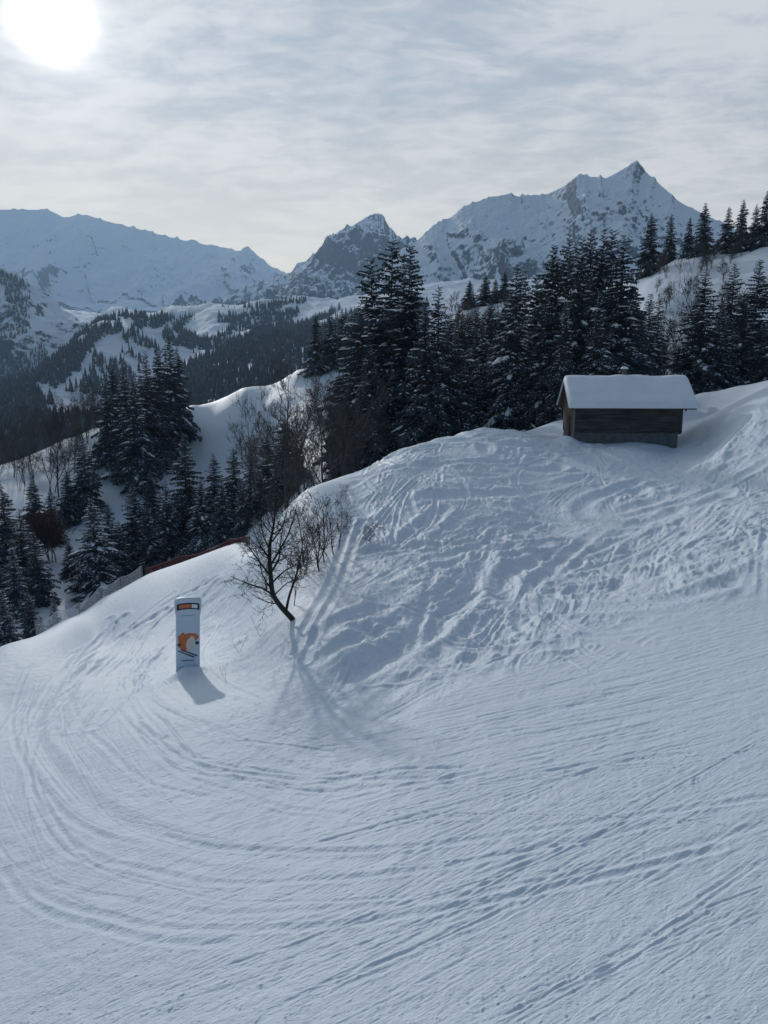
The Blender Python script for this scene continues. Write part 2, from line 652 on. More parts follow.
# fall line on the bumpy face runs down and to the left of the view
fx, fy = 0.42, 0.907
U = X * fx + Y * fy
V = -X * fy + Y * fx
wx = fbm(X * 0.22, Y * 0.22, 2, 11) * 1.6
wy = fbm(X * 0.22, Y * 0.22, 2, 23) * 1.6
rough = 0.25 + 1.0 * sstep(-0.5, 0.7, fbm(X * 0.15, Y * 0.15, 3, 19))
D = mog * (0.26 * fbm((V + wx) * 0.22, (U + wy) * 0.12, 2, 1)
           + rough * (0.10 * (ridged((V + wx * 2) * 0.36, (U + wy * 2) * 0.12, 3, 5, 0.55) - 0.8)
                      + 0.055 * fbm((V + wx * 0.7) * 1.1, (U + wy * 0.7) * 0.22, 3, 9)
                      + 0.035 * (ridged((V + wx * 1.6) * 1.5, (U + wy * 1.6) * 0.45, 3, 27, 0.6) - 0.8)
                      + 0.024 * fbm((V + wx * .5) * 3.6, (U + wy * .5) * 1.2, 5, 31, 0.66)))
clods = np.clip(fbm(X * 4.1, Y * 4.1, 4, 51, 0.65) - 0.42, 0, 1)
D = D + mog * clods * 0.05 * (0.4 + 0.6 * (fbm(X * 0.3, Y * 0.3, 2, 61) > 0))
# groomed run: long shallow waves and small rough ridges along the skiing direction
q = -0.358 * X + 0.934 * Y
p = 0.934 * X + 0.358 * Y
wob = fbm(X * 0.11, Y * 0.11, 2, 70) * 1.3
D = D + piste * (0.055 * fbm(X * 0.12, Y * 0.12, 2, 71)
                 + 0.008 * fbm((p + wob) * 0.10, (q + wob) * 1.3, 3, 73)
                 + 0.006 * fbm((p + wob) * 0.5, (q + wob) * 3.2, 3, 79)
                 + 0.010 * fbm(X * 3.0, Y * 3.0, 4, 83, 0.6))
cl2 = np.clip(fbm(X * 9.5, Y * 9.5, 3, 91, 0.6) - 0.80, 0, 1)
D = D + piste * cl2 * 0.03 * np.clip(fbm(X * 0.35, Y * 0.35, 2, 97) + 0.25, 0, 1)
bank = np.exp(-(((PX - 250) / 55) ** 2 + ((PY - 618) / 55) ** 2) ** 2) * near * sstep(60, 50, R2 * np.ones_like(X))
D = D + bank * (0.10 * (ridged((X * 0.75 - Y * 0.66) * 0.7, (X * 0.66 + Y * 0.75) * 0.22, 3, 151) - 0.8) + 0.03 * fbm(X * 1.7, Y * 1.7, 4, 157, 0.6))
# hills beyond: soft hollows
far = sstep(106, 150, np.exp(LR))[:, None] * np.ones((1, NT))
D = D + far * (0.9 * fbm(X * 0.045, Y * 0.045, 4, 101) + 0.3 * (ridged(X * 0.10, Y * 0.10, 3, 103) - 0.8))


def catmull(pts, step):
    pts = np.asarray(pts, float)
    P = np.concatenate([[2 * pts[0] - pts[1]], pts, [2 * pts[-1] - pts[-2]]])
    out = []
    for i in range(1, len(P) - 2):
        n = max(2, int(np.linalg.norm(P[i + 1] - P[i]) / step))
        t = np.linspace(0, 1, n, endpoint=False)[:, None]
        a, b, c, d = P[i - 1], P[i], P[i + 1], P[i + 2]
        out.append(0.5 * (2 * b + (c - a) * t + (2 * a - 5 * b + 4 * c - d) * t ** 2 + (3 * b - a - 3 * c + d) * t ** 3))
    return np.concatenate(out + [pts[-1:]])


EXT = np.diff(TH)[NT // 2]
ELR = LR[1] - LR[0]


def stamp(line, width, depth, berm=0.45, over=0.0):
    """press one ski track (world xy polyline) into the sheet"""
    global D
    want = max(0.012, 0.7 * width)
    seg = np.linalg.norm(np.diff(line, axis=0), axis=1)
    cum = np.concatenate([[0], np.cumsum(seg)])
    if len(line) > 2 and cum[-1] / len(line) > want:
        ss = np.linspace(0, cum[-1], int(cum[-1] / want) + 2)
        line = np.stack([np.interp(ss, cum, line[:, k]) for k in (0, 1)], 1)
    th = np.arctan2(line[:, 0], line[:, 1])
    rr = np.hypot(line[:, 0], line[:, 1])
    ok = (rr > 5) & (rr < 80) & (np.abs(th) < 0.50)
    line, th, rr = line[ok], th[ok], rr[ok]
    if len(line) < 4:
        return
    j0 = np.searchsorted(TH, th)
    i0 = np.searchsorted(LR, np.log(rr))
    reach = width * 3.2
    dist = {}
    nj = int(min(45, np.ceil(reach / (rr.min() * EXT))))
    ni = int(min(30, np.ceil(reach / (rr.min() * ELR))))
    dj, di = np.meshgrid(np.arange(-nj, nj + 1), np.arange(-ni, ni + 1))
    J = np.clip(j0[:, None] + dj.ravel()[None], 0, NT - 1)
    I = np.clip(i0[:, None] + di.ravel()[None], 0, NR - 1)
    d = np.hypot(X[I, J] - line[:, 0:1], Y[I, J] - line[:, 1:2]).ravel()
    idx = (I * NT + J).ravel()
    keep = d < reach
    idx, d = idx[keep], d[keep]
    if not len(idx):
        return
    o = np.lexsort((d, idx))
    idx, d = idx[o], d[o]
    first = np.concatenate([[True], idx[1:] != idx[:-1]])
    idx, d = idx[first], d[first]
    fade = 0.72 + 0.34 * vnoise(X.ravel()[idx] * 0.23, Y.ravel()[idx] * 0.23, 7.7)
    h = -depth * np.exp(-(d / width) ** 2) + berm * depth * np.exp(-((d - 1.9 * width) / (0.65 * width)) ** 2)
    flat = D.ravel()
    if over:   # a later ski wipes out what it crosses
        flat[idx] *= 1 - over * np.exp(-(d / (2.2 * width)) ** 2)
    flat[idx] += h * fade


def px_line(pts, step=0.09):
    w = np.array([hit(*p, rmax=85)[0] for p in pts])
    return catmull(w, step)


def blend(curves, s):
    i = min(int(s), len(curves) - 2)
    f = s - i
    n = 9

    def rs(c):
        c = np.array(c, float)
        L = np.concatenate([[0], np.cumsum(np.linalg.norm(np.diff(c, axis=0), axis=1))])
        return np.stack([np.interp(np.linspace(0, L[-1], n), L, c[:, k]) for k in (0, 1)], 1)
    return rs(curves[i]) * (1 - f) + rs(curves[i + 1]) * f


TURN = [[(790, 625), (600, 668), (450, 715), (340, 742), (255, 728), (196, 702), (168, 660), (172, 618), (215, 585)],
        [(790, 690), (600, 705), (450, 728), (320, 745), (225, 735), (160, 700), (140, 660), (155, 615), (195, 583)],
        [(790, 750), (600, 775), (400, 795), (250, 785), (150, 755), (105, 715), (100, 670), (140, 620), (180, 585)],
        [(790, 795), (600, 825), (400, 853), (220, 848), (110, 820), (48, 770), (34, 720), (70, 665), (125, 605)],
        [(790, 830), (600, 880), (400, 920), (220, 940), (80, 930), (0, 890), (-40, 800), (0, 720), (70, 640)]]
LANE = [[(790, 690), (650, 720), (500, 760), (350, 800), (200, 850)],
        [(790, 735), (650, 800), (500, 870), (350, 930), (100, 1015)],
        [(790, 800), (650, 880), (500, 950), (350, 1010), (150, 1090)],
        [(800, 870), (700, 940), (600, 1000), (480, 1070), (400, 1120)]]
FACE = [[(345, 478), (338, 530), (318, 590), (285, 660)],
        [(420, 452), (412, 520), (385, 600), (330, 690)],
        [(510, 436), (480, 530), (440, 610), (340, 715)],
        [(600, 450), (590, 520), (520, 610), (380, 705)],
        [(700, 430), (660, 510), (590, 600), (430, 700)],
        [(790, 410), (740, 490), (680, 570), (500, 680)]]
rt = random.Random(5)
for k in range(105):
    c = blend(TURN, rt.uniform(0, len(TURN) - 1.001))
    c += np.outer(np.sin(np.linspace(0, 3.1, len(c)) * rt.uniform(0.7, 2) + rt.uniform(0, 6)), [rt.gauss(0, 26), rt.gauss(0, 17)])
    a, b = sorted((rt.random(), rt.random()))
    if b - a < 0.25:
        b = min(1, a + 0.35)
    L = px_line(c)
    L = L[int(a * len(L)):int(b * len(L))] + np.array([rt.gauss(0, 0.25), rt.gauss(0, 0.25)])
    if len(L) < 10:
        continue
    w = rt.choice([0.016, 0.02, 0.025, 0.03, 0.045, 0.08])
    stamp(L, w, rt.uniform(0.2, 0.4) * w, 0.5)
for k in range(100):
    c = blend(LANE, rt.uniform(0, len(LANE) - 1.001))
    c[:, 1] += np.linspace(0, rt.gauss(0, 45), len(c))
    c[:, 0] += rt.uniform(-260, 60)
    a, b = sorted((rt.random(), rt.random()))
    b = max(b, a + 0.12)
    L = px_line(c)
    L = L[int(a * len(L)):int(b * len(L))]
    if len(L) < 10:
        continue
    w = rt.choice([0.014, 0.018, 0.022, 0.028, 0.036, 0.05])
    d = rt.uniform(0.15, 0.45) * w
    stamp(L, w, d, 0.5)
    if rt.random() < 0.5:
        stamp(L + np.array([0.05, 0.17]) * rt.uniform(0.9, 1.6), w, d * 0.8, 0.5)
LANE2 = [[(790, 612), (650, 655), (500, 695), (370, 730)], [(790, 665), (650, 698), (500, 730), (340, 765)], [(790, 730), (650, 760), (500, 790), (320, 835)]]
for k in range(110):
    c = blend(LANE2, rt.uniform(0, len(LANE2) - 1.001))
    c[:, 1] += np.linspace(0, rt.gauss(0, 16), len(c)) + rt.gauss(0, 4)
    L = px_line(c)
    a = rt.uniform(0, 0.8)
    b = min(1, a + rt.uniform(0.1, 0.5))
    L = L[int(a * len(L)):int(b * len(L))]
    if len(L) < 10:
        continue
    w = rt.choice([0.018, 0.024, 0.03, 0.04, 0.07])
    stamp(L, w, rt.uniform(0.15, 0.35) * w, 0.6, 0.5)
for c, w, d in (([(95, 1018), (240, 965), (384, 908), (550, 858), (684, 782), (768, 735)], 0.024, 0.018), ([(384, 895), (500, 835), (650, 775), (768, 745)], 0.022, 0.012),
                ([(500, 1018), (600, 965), (690, 915), (768, 885)], 0.024, 0.013), ([(520, 1020), (615, 968), (710, 912)], 0.022, 0.012),
                ([(300, 990), (384, 960), (470, 920), (590, 860)], 0.022, 0.012), ([(768, 838), (690, 820), (560, 815), (380, 812)], 0.025, 0.015),
                ([(380, 857), (300, 856), (200, 845), (110, 815), (58, 770), (36, 725), (60, 680), (110, 620)], 0.22, 0.045),
                ([(450, 780), (330, 775), (230, 745), (160, 710), (135, 660), (160, 610), (215, 578)], 0.16, 0.04),
                ([(410, 760), (300, 738), (220, 705), (185, 690)], 0.14, 0.03)):
    stamp(px_line(c), w, d, 0.6)
EDGE = [[(-30, 735), (40, 680), (95, 635), (140, 598)], [(30, 740), (90, 680), (145, 630), (190, 590)], [(95, 730), (130, 680), (185, 630), (228, 578)], [(150, 690), (170, 655), (212, 612), (248, 572)]]
for k in range(46):
    c = blend(EDGE, rt.uniform(0, len(EDGE) - 1.001))
    c += np.outer(np.sin(np.linspace(0, 3.1, len(c)) * rt.uniform(0.7, 2.4) + rt.uniform(0, 6)), [rt.gauss(0, 7), rt.gauss(0, 6)])
    c[:, 0] += np.linspace(0, rt.gauss(0, 12), len(c))
    L = px_line(c)
    a, b = sorted((rt.random(), rt.random()))
    b = max(b, a + 0.3)
    L = L[int(a * len(L)):int(b * len(L))]
    if len(L) < 8:
        continue
    w = rt.choice([0.07, 0.09, 0.12, 0.2])
    stamp(L, w, rt.uniform(0.2, 0.42) * w, 0.7)
D_KEEP = D
D = np.zeros_like(D)
FALL = math.atan2(-0.907, -0.42)
for k in range(560):
    # every skier picks a line of his own: down the fall line, or across it, always bending a little
    px0, py0 = rt.uniform(330, 800), rt.uniform(425, 690)
    if py0 > np.interp(px0, [300, 345, 400, 560, 660, 768, 900], [650, 690, 690, 652, 632, 597, 560]) + 24:
        continue
    o_, r_0 = hit(px0, py0, rmax=85)
    if r_0 > 66:
        continue
    kind = rt.random()
    if kind < 0.50:
        a_ = FALL + rt.gauss(0, 0.30)
        ln = rt.uniform(6, 22)
    elif kind < 0.80:
        a_ = FALL - rt.uniform(0.5, 1.15)
        ln = rt.uniform(6, 20)
    else:
        a_ = FALL + rt.uniform(0.45, 1.1)
        ln = rt.uniform(3, 8)
    turn = rt.gauss(0, 0.06)
    dturn = rt.gauss(0, 0.016)
    pts = [o_]
    for q_ in range(int(ln / 0.1)):
        a_ += turn * 0.1
        turn += dturn * 0.1 + rt.gauss(0, 0.007)
        pts.append(pts[-1] + 0.1 * np.array([math.cos(a_), math.sin(a_)]))
    w = rt.choice([0.04, 0.05, 0.06, 0.08, 0.10, 0.15, 0.26, 0.40])
    L = np.array(pts)
    dd_ = rt.uniform(0.55, 1.05) * w * (0.55 if w > 0.12 else 1)
    stamp(L, w, dd_, 0.75, 0.9)
    if w < 0.1 and rt.random() < 0.6:
        nrm = np.array([-math.sin(a_), math.cos(a_)]) * rt.uniform(0.2, 0.35)
        stamp(L + nrm, w, dd_, 0.75, 0.9)
TRK = np.abs(D)
D = D_KEEP + D * (0.05 + 0.95 * np.sqrt(mog)) * (0.35 + 0.65 * sstep(-0.6, 0.5, fbm(X * 0.13, Y * 0.13, 3, 119))) * (1 - 0.8 * flat_hut)
# broken crumbs thrown up along the tracks
crumb = np.clip(fbm(X * 5.2, Y * 5.2, 4, 131, 0.65) - 0.05, 0, 1.2)
D = D + mog * sstep(0.008, 0.05, TRK) * crumb * 0.026
D = D + 0.16 * np.clip(fbm(X * 0.8, Y * 0.8, 3, 141), 0, 1) * np.exp(-((Y - 57.3) / 0.8) ** 2) * (np.abs(X - 18.5) < 5.2)
D = D + 0.42 * np.exp(-(((X - 13.75) / 0.75) ** 2 + ((Y - 58.2) / 0.8) ** 2)) + 0.22 * np.exp(-(((X - 19.8) / 1.5) ** 2 + ((Y - 57.6) / 0.6) ** 2))
# two old tracks dropping beside the bare tree
stamp(px_line([(352, 520), (335, 570), (312, 615), (296, 655)]), 0.16, 0.10, 0.6)
stamp(px_line([(362, 520), (345, 572), (322, 620), (305, 665)]), 0.16, 0.10, 0.6)
# drift at the foot of the sign and round the hut
SIGN_XY, SIGN_R = hit(188, 673)
D = D + 0.38 * np.exp(-((X - SIGN_XY[0]) ** 2 + (Y - SIGN_XY[1] + 0.15) ** 2) / 0.55 ** 2)
D = D + 0.46 * np.exp(-(((X - SIGN_XY[0] - 2.6) ** 2 + (Y - SIGN_XY[1] + 6.6) ** 2) / 3.4 ** 2))  # broad low mound added in front to shorten the sign's cast shadow
Z = Z + D

ii, jj = np.meshgrid(np.arange(NR - 1), np.arange(NT - 1), indexing='ij')
a0 = (ii * NT + jj).ravel()
faces = np.stack([a0, a0 + 1, a0 + NT + 1, a0 + NT], 1)[:, ::-1]
faces = faces[:, ::-1]
g = link('ground', mesh_np('ground', np.stack([X, Y, Z], -1).reshape(-1, 3), np.stack([a0, a0 + NT, a0 + NT + 1, a0 + 1], 1), M_SNOW))
g['kind'] = 'structure'
FLIP = g.data.polygons[len(g.data.polygons) // 2].normal.z < 0
if FLIP:
    g.data.flip_normals()

# ------------------------------------------------------------------ far valley
ctrl_near = ctrl
ctrl = []
VAL = [(-400, 470, 330, -.1), (0, 466, 330, -.12), (100, 430, 330, -.12), (200, 420, 330, -.12), (300, 400, 330, -.14), (400, 380, 330, -.16), (600, 330, 330, -.2), (800, 300, 330, -.2), (1100, 280, 330, -.2),
       (-400, 500, 600, 0), (-150, 480, 620, 0), (0, 452, 620, 0), (70, 432, 640, 0), (130, 418, 660, 0), (190, 405, 640, 0), (260, 385, 650, 0), (320, 365, 700, 0), (400, 350, 700, 0),
       (0, 412, 830, 0), (65, 412, 830, 0), (110, 398, 900, 0), (150, 370, 1050, 0), (125, 360, 1050, 0), (160, 345, 1180, 0),
       (-300, 430, 900, 0), (-100, 405, 960, 0), (0, 390, 1040, 0), (50, 367, 1120, 0), (78, 345, 1200, 0), (100, 328, 1270, 0), (135, 320, 1300, 0), (168, 319, 1320, 0), (180, 330, 1300, 0),
       (0, 390, 1300, -.07), (50, 367, 1400, -.07), (90, 335, 1500, -.06), (135, 320, 1550, -.035), (170, 319, 1560, -.03), (-200, 420, 1400, -.06),
       (200, 365, 980, 0), (230, 350, 1050, 0), (280, 340, 1080, 0), (330, 328, 1120, 0), (370, 312, 1180, 0), (420, 300, 1250, 0), (600, 290, 1250, 0), (900, 280, 1250, 0),
       (200, 340, 1350, 0), (250, 330, 1420, 0), (300, 318, 1500, 0), (350, 300, 1600, 0), (420, 285, 1650, 0),
       (170, 312, 1640, 0), (210, 308, 1670, 0), (260, 302, 1690, 0), (300, 296, 1710, 0), (110, 313, 1800, 0), (0, 320, 2400, -.01), (-300, 330, 2400, 0), (170, 308, 1950, -.03), (260, 300, 1950, -.035), (300, 296, 1950, -.035), (110, 312, 2100, -.008), (60, 314, 2300, -.004),
       (110, 306, 3300, -.018), (200, 300, 3400, -.018), (280, 292, 3400, -.02), (400, 290, 3200, -.03), (700, 290, 3200, -.03), (-300, 310, 3400, 0), (-300, 318, 4400, -.02), (0, 316, 4400, -.03), (150, 312, 4400, -.03), (280, 302, 4400, -.03), (500, 300, 4400, -.04)]
for px, py, r, dt in VAL:
    cp(px, py, r, dt)
vfit = tps_fit(ctrl, 3.5)
TH2 = np.linspace(-0.75, 0.6, 420)
LR2 = np.linspace(math.log(320), math.log(4400), 440)
T2 = tps_eval(vfit, *np.meshgrid(TH2, LR2))
RV = np.exp(LR2)[:, None]
X2, Y2 = RV * np.sin(TH2)[None], RV * np.cos(TH2)[None]
Z2 = RV * T2
sc2 = np.minimum(RV / 1000, 1.3)
Z2 = Z2 + sc2 * (5.5 * fbm(X2 / 110, Y2 / 110, 5, 201, 0.55) + 2.5 * (ridged(X2 / 75, Y2 / 75, 4, 207) - 0.8))
N2 = X2.shape
M_VALLEY = mountain_mat('valley_snow', 0.66, 0.78, 0.012, amount=0.16)
ii, jj = np.meshgrid(np.arange(N2[0] - 1), np.arange(N2[1] - 1), indexing='ij')
a0 = (ii * N2[1] + jj).ravel()
vt = link('terrain', mesh_np('terrain', np.stack([X2, Y2, Z2], -1).reshape(-1, 3), np.stack([a0, a0 + N2[1], a0 + N2[1] + 1, a0 + 1], 1), M_VALLEY))
vt['kind'] = 'structure'
if vt.data.polygons[1000].normal.z < 0:
    vt.data.flip_normals()


def z2_at(th, lr):
    j = np.clip(np.searchsorted(TH2, th) - 1, 0, N2[1] - 2)
    i = np.clip(np.searchsorted(LR2, lr) - 1, 0, N2[0] - 2)
    a = (th - TH2[j]) / (TH2[j + 1] - TH2[j])
    b = (lr - LR2[i]) / (LR2[i + 1] - LR2[i])
    return (Z2[i, j] * (1 - a) + Z2[i, j + 1] * a) * (1 - b) + (Z2[i + 1, j] * (1 - a) + Z2[i + 1, j + 1] * a) * b


# ------------------------------------------------------------------ mountains
def mountain(ridge, foot, mat, nu, nv, amp, wl, seed, bow=1.25, jag=0.0, lean=0.35, spurs=0.0):
    """ridge, foot: lists of (px, py, distance).  A solid face from foot to ridge and a back slope behind it."""
    ridge, foot = np.array(ridge, float), np.array(foot, float)
    pxs = np.linspace(ridge[0, 0], ridge[-1, 0], nu)
    ry, rr = np.interp(pxs, ridge[:, 0], ridge[:, 1]), np.interp(pxs, ridge[:, 0], ridge[:, 2])
    fy_, fr = np.interp(pxs, foot[:, 0], foot[:, 1]), np.interp(pxs, foot[:, 0], foot[:, 2])
    if jag:
        ry = ry - jag * (ridged(pxs / 11.0, pxs * 0 + 0.37, 5, seed + 2, 0.6) - 0.9)
    A = np.array([ang(a, b) for a, b in zip(pxs, ry)])
    B = np.array([ang(a, b) for a, b in zip(pxs, fy_)])
    zr, zf = A[:, 1] * rr, B[:, 1] * fr
    v = np.linspace(0, 1, nv)[:, None]
    nb = nv // 3
    vb = np.linspace(0, 1, nb + 1)[1:, None]
    th = A[:, 0][None]
    r = fr[None] * (1 - v) + rr[None] * v
    sm_ = zr.copy()
    ker = np.exp(-0.5 * (np.arange(-60, 61) / 22.0) ** 2)
    sm_ = np.convolve(np.pad(zr, 60, mode='edge'), ker / ker.sum(), 'valid')
    zmix = sm_[None] + (zr - sm_)[None] * v ** 8
    z = zf[None] + (zmix - zf[None]) * v ** bow
    depth = (rr - fr)[None]
    rb = rr[None] + vb * depth * 0.4
    zb = zr[None] + (zf - zr)[None] * vb ** 0.9
    r = np.concatenate([r, rb])
    z = np.concatenate([z, zb])
    th = np.repeat(th, len(r), 0)
    vv = np.concatenate([v, 1 + vb])
    th = th + 0.45 * wl / r * fbm(vv * 2.3 + th * 3, th * 16 + vv * 0.7, 3, seed + 60) * np.clip(1.0 - np.concatenate([v, 1 - vb]), 0, 1) ** 0.7
    x, y = r * np.sin(th), r * np.cos(th)
    w = np.concatenate([np.abs(np.sin(np.pi * np.clip(v * 0.985 + 0.005, 0, 1))) ** 0.75, np.sin(np.pi * vb) ** 0.7 * 0.8])
    wv = fbm(x / wl * 0.7, y / wl * 0.7, 2, seed + 40) * wl * 0.3
    h = amp * (ridged((x + wv) / wl, (y + lean * x) / (wl * 2.2), 6, seed, 0.52) - 0.85) + amp * 0.25 * fbm(x / wl * 3, y / wl * 3, 5, seed + 9, 0.6)
    if spurs:
        s = (x + 0.30 * (y - y.mean())) / (wl * 1.1) + 0.5 * fbm(x / wl, y / wl, 2, seed + 77)
        h = h + spurs * (np.abs(((s % 1) - 0.5) * 2) - 0.5)
    z = z + h * w
    n = r.shape
    ii, jj = np.meshgrid(np.arange(n[0] - 1), np.arange(n[1] - 1), indexing='ij')
    a0 = (ii * n[1] + jj).ravel()
    o = link('mountain', mesh_np('mountain', np.stack([x, y, z], -1).reshape(-1, 3), np.stack([a0, a0 + 1, a0 + n[1] + 1, a0 + n[1]], 1), mat))
    o['kind'] = 'structure'
    if sum(p.normal.z for p in o.data.polygons[:2000]) < 0:
        o.data.flip_normals()
    return o, (x, y, z)


M_MT_A = mountain_mat('mountain_smooth', 0.47, 0.60, 0.006, amount=0.22)
M_MT_B = mountain_mat('mountain_rocky', 0.57, 0.74, 0.006, amount=0.20)
M_MT_C = mountain_mat('mountain_peak', 0.50, 0.63, 0.011, amount=0.25)
M_MT_D = mountain_mat('mountain_side', 0.60, 0.72, 0.012, amount=0.24)

mountain([(-330, 235, 6000), (-150, 215, 6000), (-40, 210, 5900), (0, 208, 5800), (48, 209, 5800), (64, 216, 5800), (86, 214, 5700), (112, 221, 5600), (150, 231, 5500), (185, 239, 5400), (225, 248, 5300), (241, 251, 5250), (248, 247, 5250),
          (254, 252, 5250), (272, 265, 5200), (290, 275, 5200), (330, 290, 5200)],
         [(-330, 330, 4500), (0, 318, 4350), (120, 314, 4200), (200, 312, 4150), (280, 302, 4100), (330, 302, 4100)], M_MT_A, 520, 200, 105, 560, 301, 1.35, 1.6)
mountain([(180, 318, 4000), (205, 309, 3950), (225, 301, 3900), (262, 283, 3850), (283, 272, 3800), (300, 263, 3750), (314, 254, 3700), (328, 238, 3700), (338, 230, 3700), (348, 224, 3700), (356, 219, 3700), (363, 215, 3700), (370, 211, 3700), (378, 213, 3680), (384, 216, 3650), (392, 228, 3650),
          (400, 236, 3650), (412, 236, 3650), (430, 245, 3600), (460, 250, 3600)],
         [(180, 322, 3500), (225, 316, 3300), (262, 316, 3000), (300, 322, 2700), (340, 330, 2550), (400, 330, 2550), (460, 330, 2550)], M_MT_B, 520, 220, 120, 260, 311, 1.2, 4.0, 0.5, 28)
mountain([(330, 330, 2500), (368, 292, 2500), (395, 255, 2550), (415, 240, 2600), (432, 227, 2650), (450, 216, 2700), (470, 203, 2700), (490, 196, 2700), (508, 192, 2700), (520, 195, 2700), (545, 193, 2700), (566, 183, 2650), (578, 174, 2600), (590, 176, 2600),
          (606, 177, 2600), (620, 170, 2600), (630, 164, 2600), (637, 160, 2600), (645, 170, 2600), (660, 183, 2550), (672, 195, 2500), (690, 206, 2500), (720, 222, 2500), (800, 250, 2500), (900, 270, 2500)],
         [(330, 345, 1900), (400, 350, 1800), (500, 370, 1720), (640, 380, 1720), (760, 370, 1750), (900, 370, 1750)], M_MT_C, 620, 230, 48, 180, 321, 1.25, 2.0, 0.4, 12)
sideo, SIDE = mountain([(-330, 150, 2300), (-150, 215, 2250), (-60, 250, 2200), (0, 266, 2150), (20, 276, 2120), (48, 292, 2100), (60, 304, 2080), (75, 318, 2050), (92, 336, 2000), (110, 350, 1950)],
                       [(-330, 425, 1620), (-150, 415, 1620), (0, 408, 1600), (50, 388, 1600), (92, 362, 1650), (110, 356, 1700)], M_MT_D, 260, 150, 34, 170, 331, 1.1, 1.5, 0.5, 8)


# ------------------------------------------------------------------ trees
def spruce_meshes(seed, H=20.0, R=3.6, snow=0.7, droop=0.30, dense=1.0, ragged=0.2):
    r = np.random.default_rng(seed)
    tb = MB()
    lean = r.normal(0, 0.12, 2)
    zs = np.linspace(0, 1, 9)
    tb.tube([(lean[0] * s * s, lean[1] * s * s, -0.6 + s * (H * 0.99 + 0.6)) for s in zs], [H * 0.014 * (1 - s) + 0.012 for s in zs], 7)
    trunk = tb.mesh('trunk', M_BARK, True)
    NV, NF, SV, SF = [], [], [], []
    nv = sv = 0
    z = 0.03 * H
    az = r.uniform(0, 6.28)
    while z < H * 0.985:
        s = z / H
        prof = (1 - s) ** 0.82 * (0.78 + 0.22 * min(1, s / 0.12))
        lump = 1 + ragged * 0.45 * math.sin(z * 0.9 + seed) + r.normal(0, ragged * 0.45)
        az += 2.399 + r.normal(0, 0.5)
        L = (R * prof * max(0.5, lump) + 0.18) * r.uniform(0.70, 1.15)
        if r.random() < 0.04:
            L *= 1.3
        L = max(L, 0.2)
        d = np.array([math.cos(az), math.sin(az), 0])
        sdv = np.array([-d[1], d[0], 0])
        up0 = 0.50 * s - 0.10 + r.normal(0, 0.07)
        dr = droop * (1.3 - s) * r.uniform(0.6, 1.35)
        m = max(3, int(3 + 6.0 * L / R))
        tt = np.linspace(0.02, 1, m + 1)
        z0 = z
        bend = r.normal(0, 0.12)

        def spine(t):
            return np.array([lean[0] * s * s, lean[1] * s * s, z0]) + d * (L * t) + sdv * (bend * L * t * t) + np.array([0, 0, L * (up0 * t - dr * t * t * 1.4 + 0.28 * dr * t ** 4)])
        for q in range(m):
            p0, p1 = spine(tt[q]), spine(tt[q + 1])
            tm = (tt[q] + tt[q + 1]) / 2
            wdt = L * (0.40 * (1 - tm) ** 0.6 * min(1, 0.35 + tm * 2) + 0.06) * r.uniform(0.65, 1.3)
            for sg in (-1, 1):
                tip = (p0 + p1) / 2 + sdv * sg * wdt + d * wdt * r.uniform(0.3, 0.9) + np.array([0, 0, -wdt * r.uniform(0.1, 0.75)])
                mid = p1 + (tip - p1) * 0.45 + np.array([0, 0, -r.uniform(0.05, 0.14) * L])
                NV += [p0, p1, tip, mid]
                NF += [(nv, nv + 1, nv + 2), (nv, nv + 3, nv + 2)]
                nv += 4
                # patchy snow on the sprays
                if r.random() < snow * 0.7 and tm > 0.25:
                    e = np.array([0, 0, 0.035 + 0.012 * L])
                    c = p0 * 0.25 + p1 * 0.3 + tip * 0.45
                    k = r.uniform(0.3, 0.75) / (1 + 0.25 * max(0, L - 1.2))
                    a_, b_, c_ = (c + (q_ - c) * k + e for q_ in (p0, p1, tip))
                    SV += [a_, b_, c_, c + e * 1.9]
                    SF += [(sv, sv + 1, sv + 3), (sv + 1, sv + 2, sv + 3), (sv + 2, sv, sv + 3)]
                    sv += 4
            # hanging twigs under the bough
            for _ in range(2):
                hl = L * r.uniform(0.06, 0.20) + 0.10
                NV += [p0, p1, (p0 + p1) / 2 + np.array([0, 0, -hl]) + sdv * r.normal(0, 0.07 * L) + d * 0.03 * L]
                NF += [(nv, nv + 1, nv + 2)]
                nv += 3
        # snow lying along the bough
        if r.random() < snow * 0.5 and L > 0.3:
            t0 = r.uniform(0.2, 0.6)
            t1 = r.uniform(0.75, 1.0)
            n = 5
            base = sv
            for q in range(n):
                t = t0 + (t1 - t0) * q / (n - 1)
                p = spine(t) + np.array([0, 0, 0.03 + 0.02 * L])
                e = math.sin(math.pi * (0.08 + 0.84 * q / (n - 1)))
                wq = (0.05 + 0.095 * L * (1 - 0.4 * t)) * e * r.uniform(0.4, 1.4)
                hq = (0.04 + 0.04 * L) * e * r.uniform(0.5, 1.4)
                sh = sdv * r.normal(0, 0.03 * L)
                SV += [p + sh - sdv * wq + np.array([0, 0, -wq * 0.45]), p + sh - sdv * wq * 0.45 + np.array([0, 0, hq * 0.8]), p + sh + sdv * wq * 0.45 + np.array([0, 0, hq * 0.8]), p + sh + sdv * wq + np.array([0, 0, -wq * 0.45])]
                sv += 4
            for q in range(n - 1):
                a = base + q * 4
                for c in range(3):
                    SF += [(a + c, a + c + 1, a + c + 4), (a + c + 1, a + c + 5, a + c + 4)]
        z += (0.055 + 0.045 * (1 - s) ** 0.5) * H / 20 / dense * r.uniform(0.4, 1.6) * (1.0 + 0.6 * s)
    NVa = np.concatenate([np.array(NV), np.array(SV)])
    NFa = np.concatenate([np.array(NF), np.array(SF) + nv])
    crown = mesh_np('crown', NVa, NFa, M_NEEDLE, False)
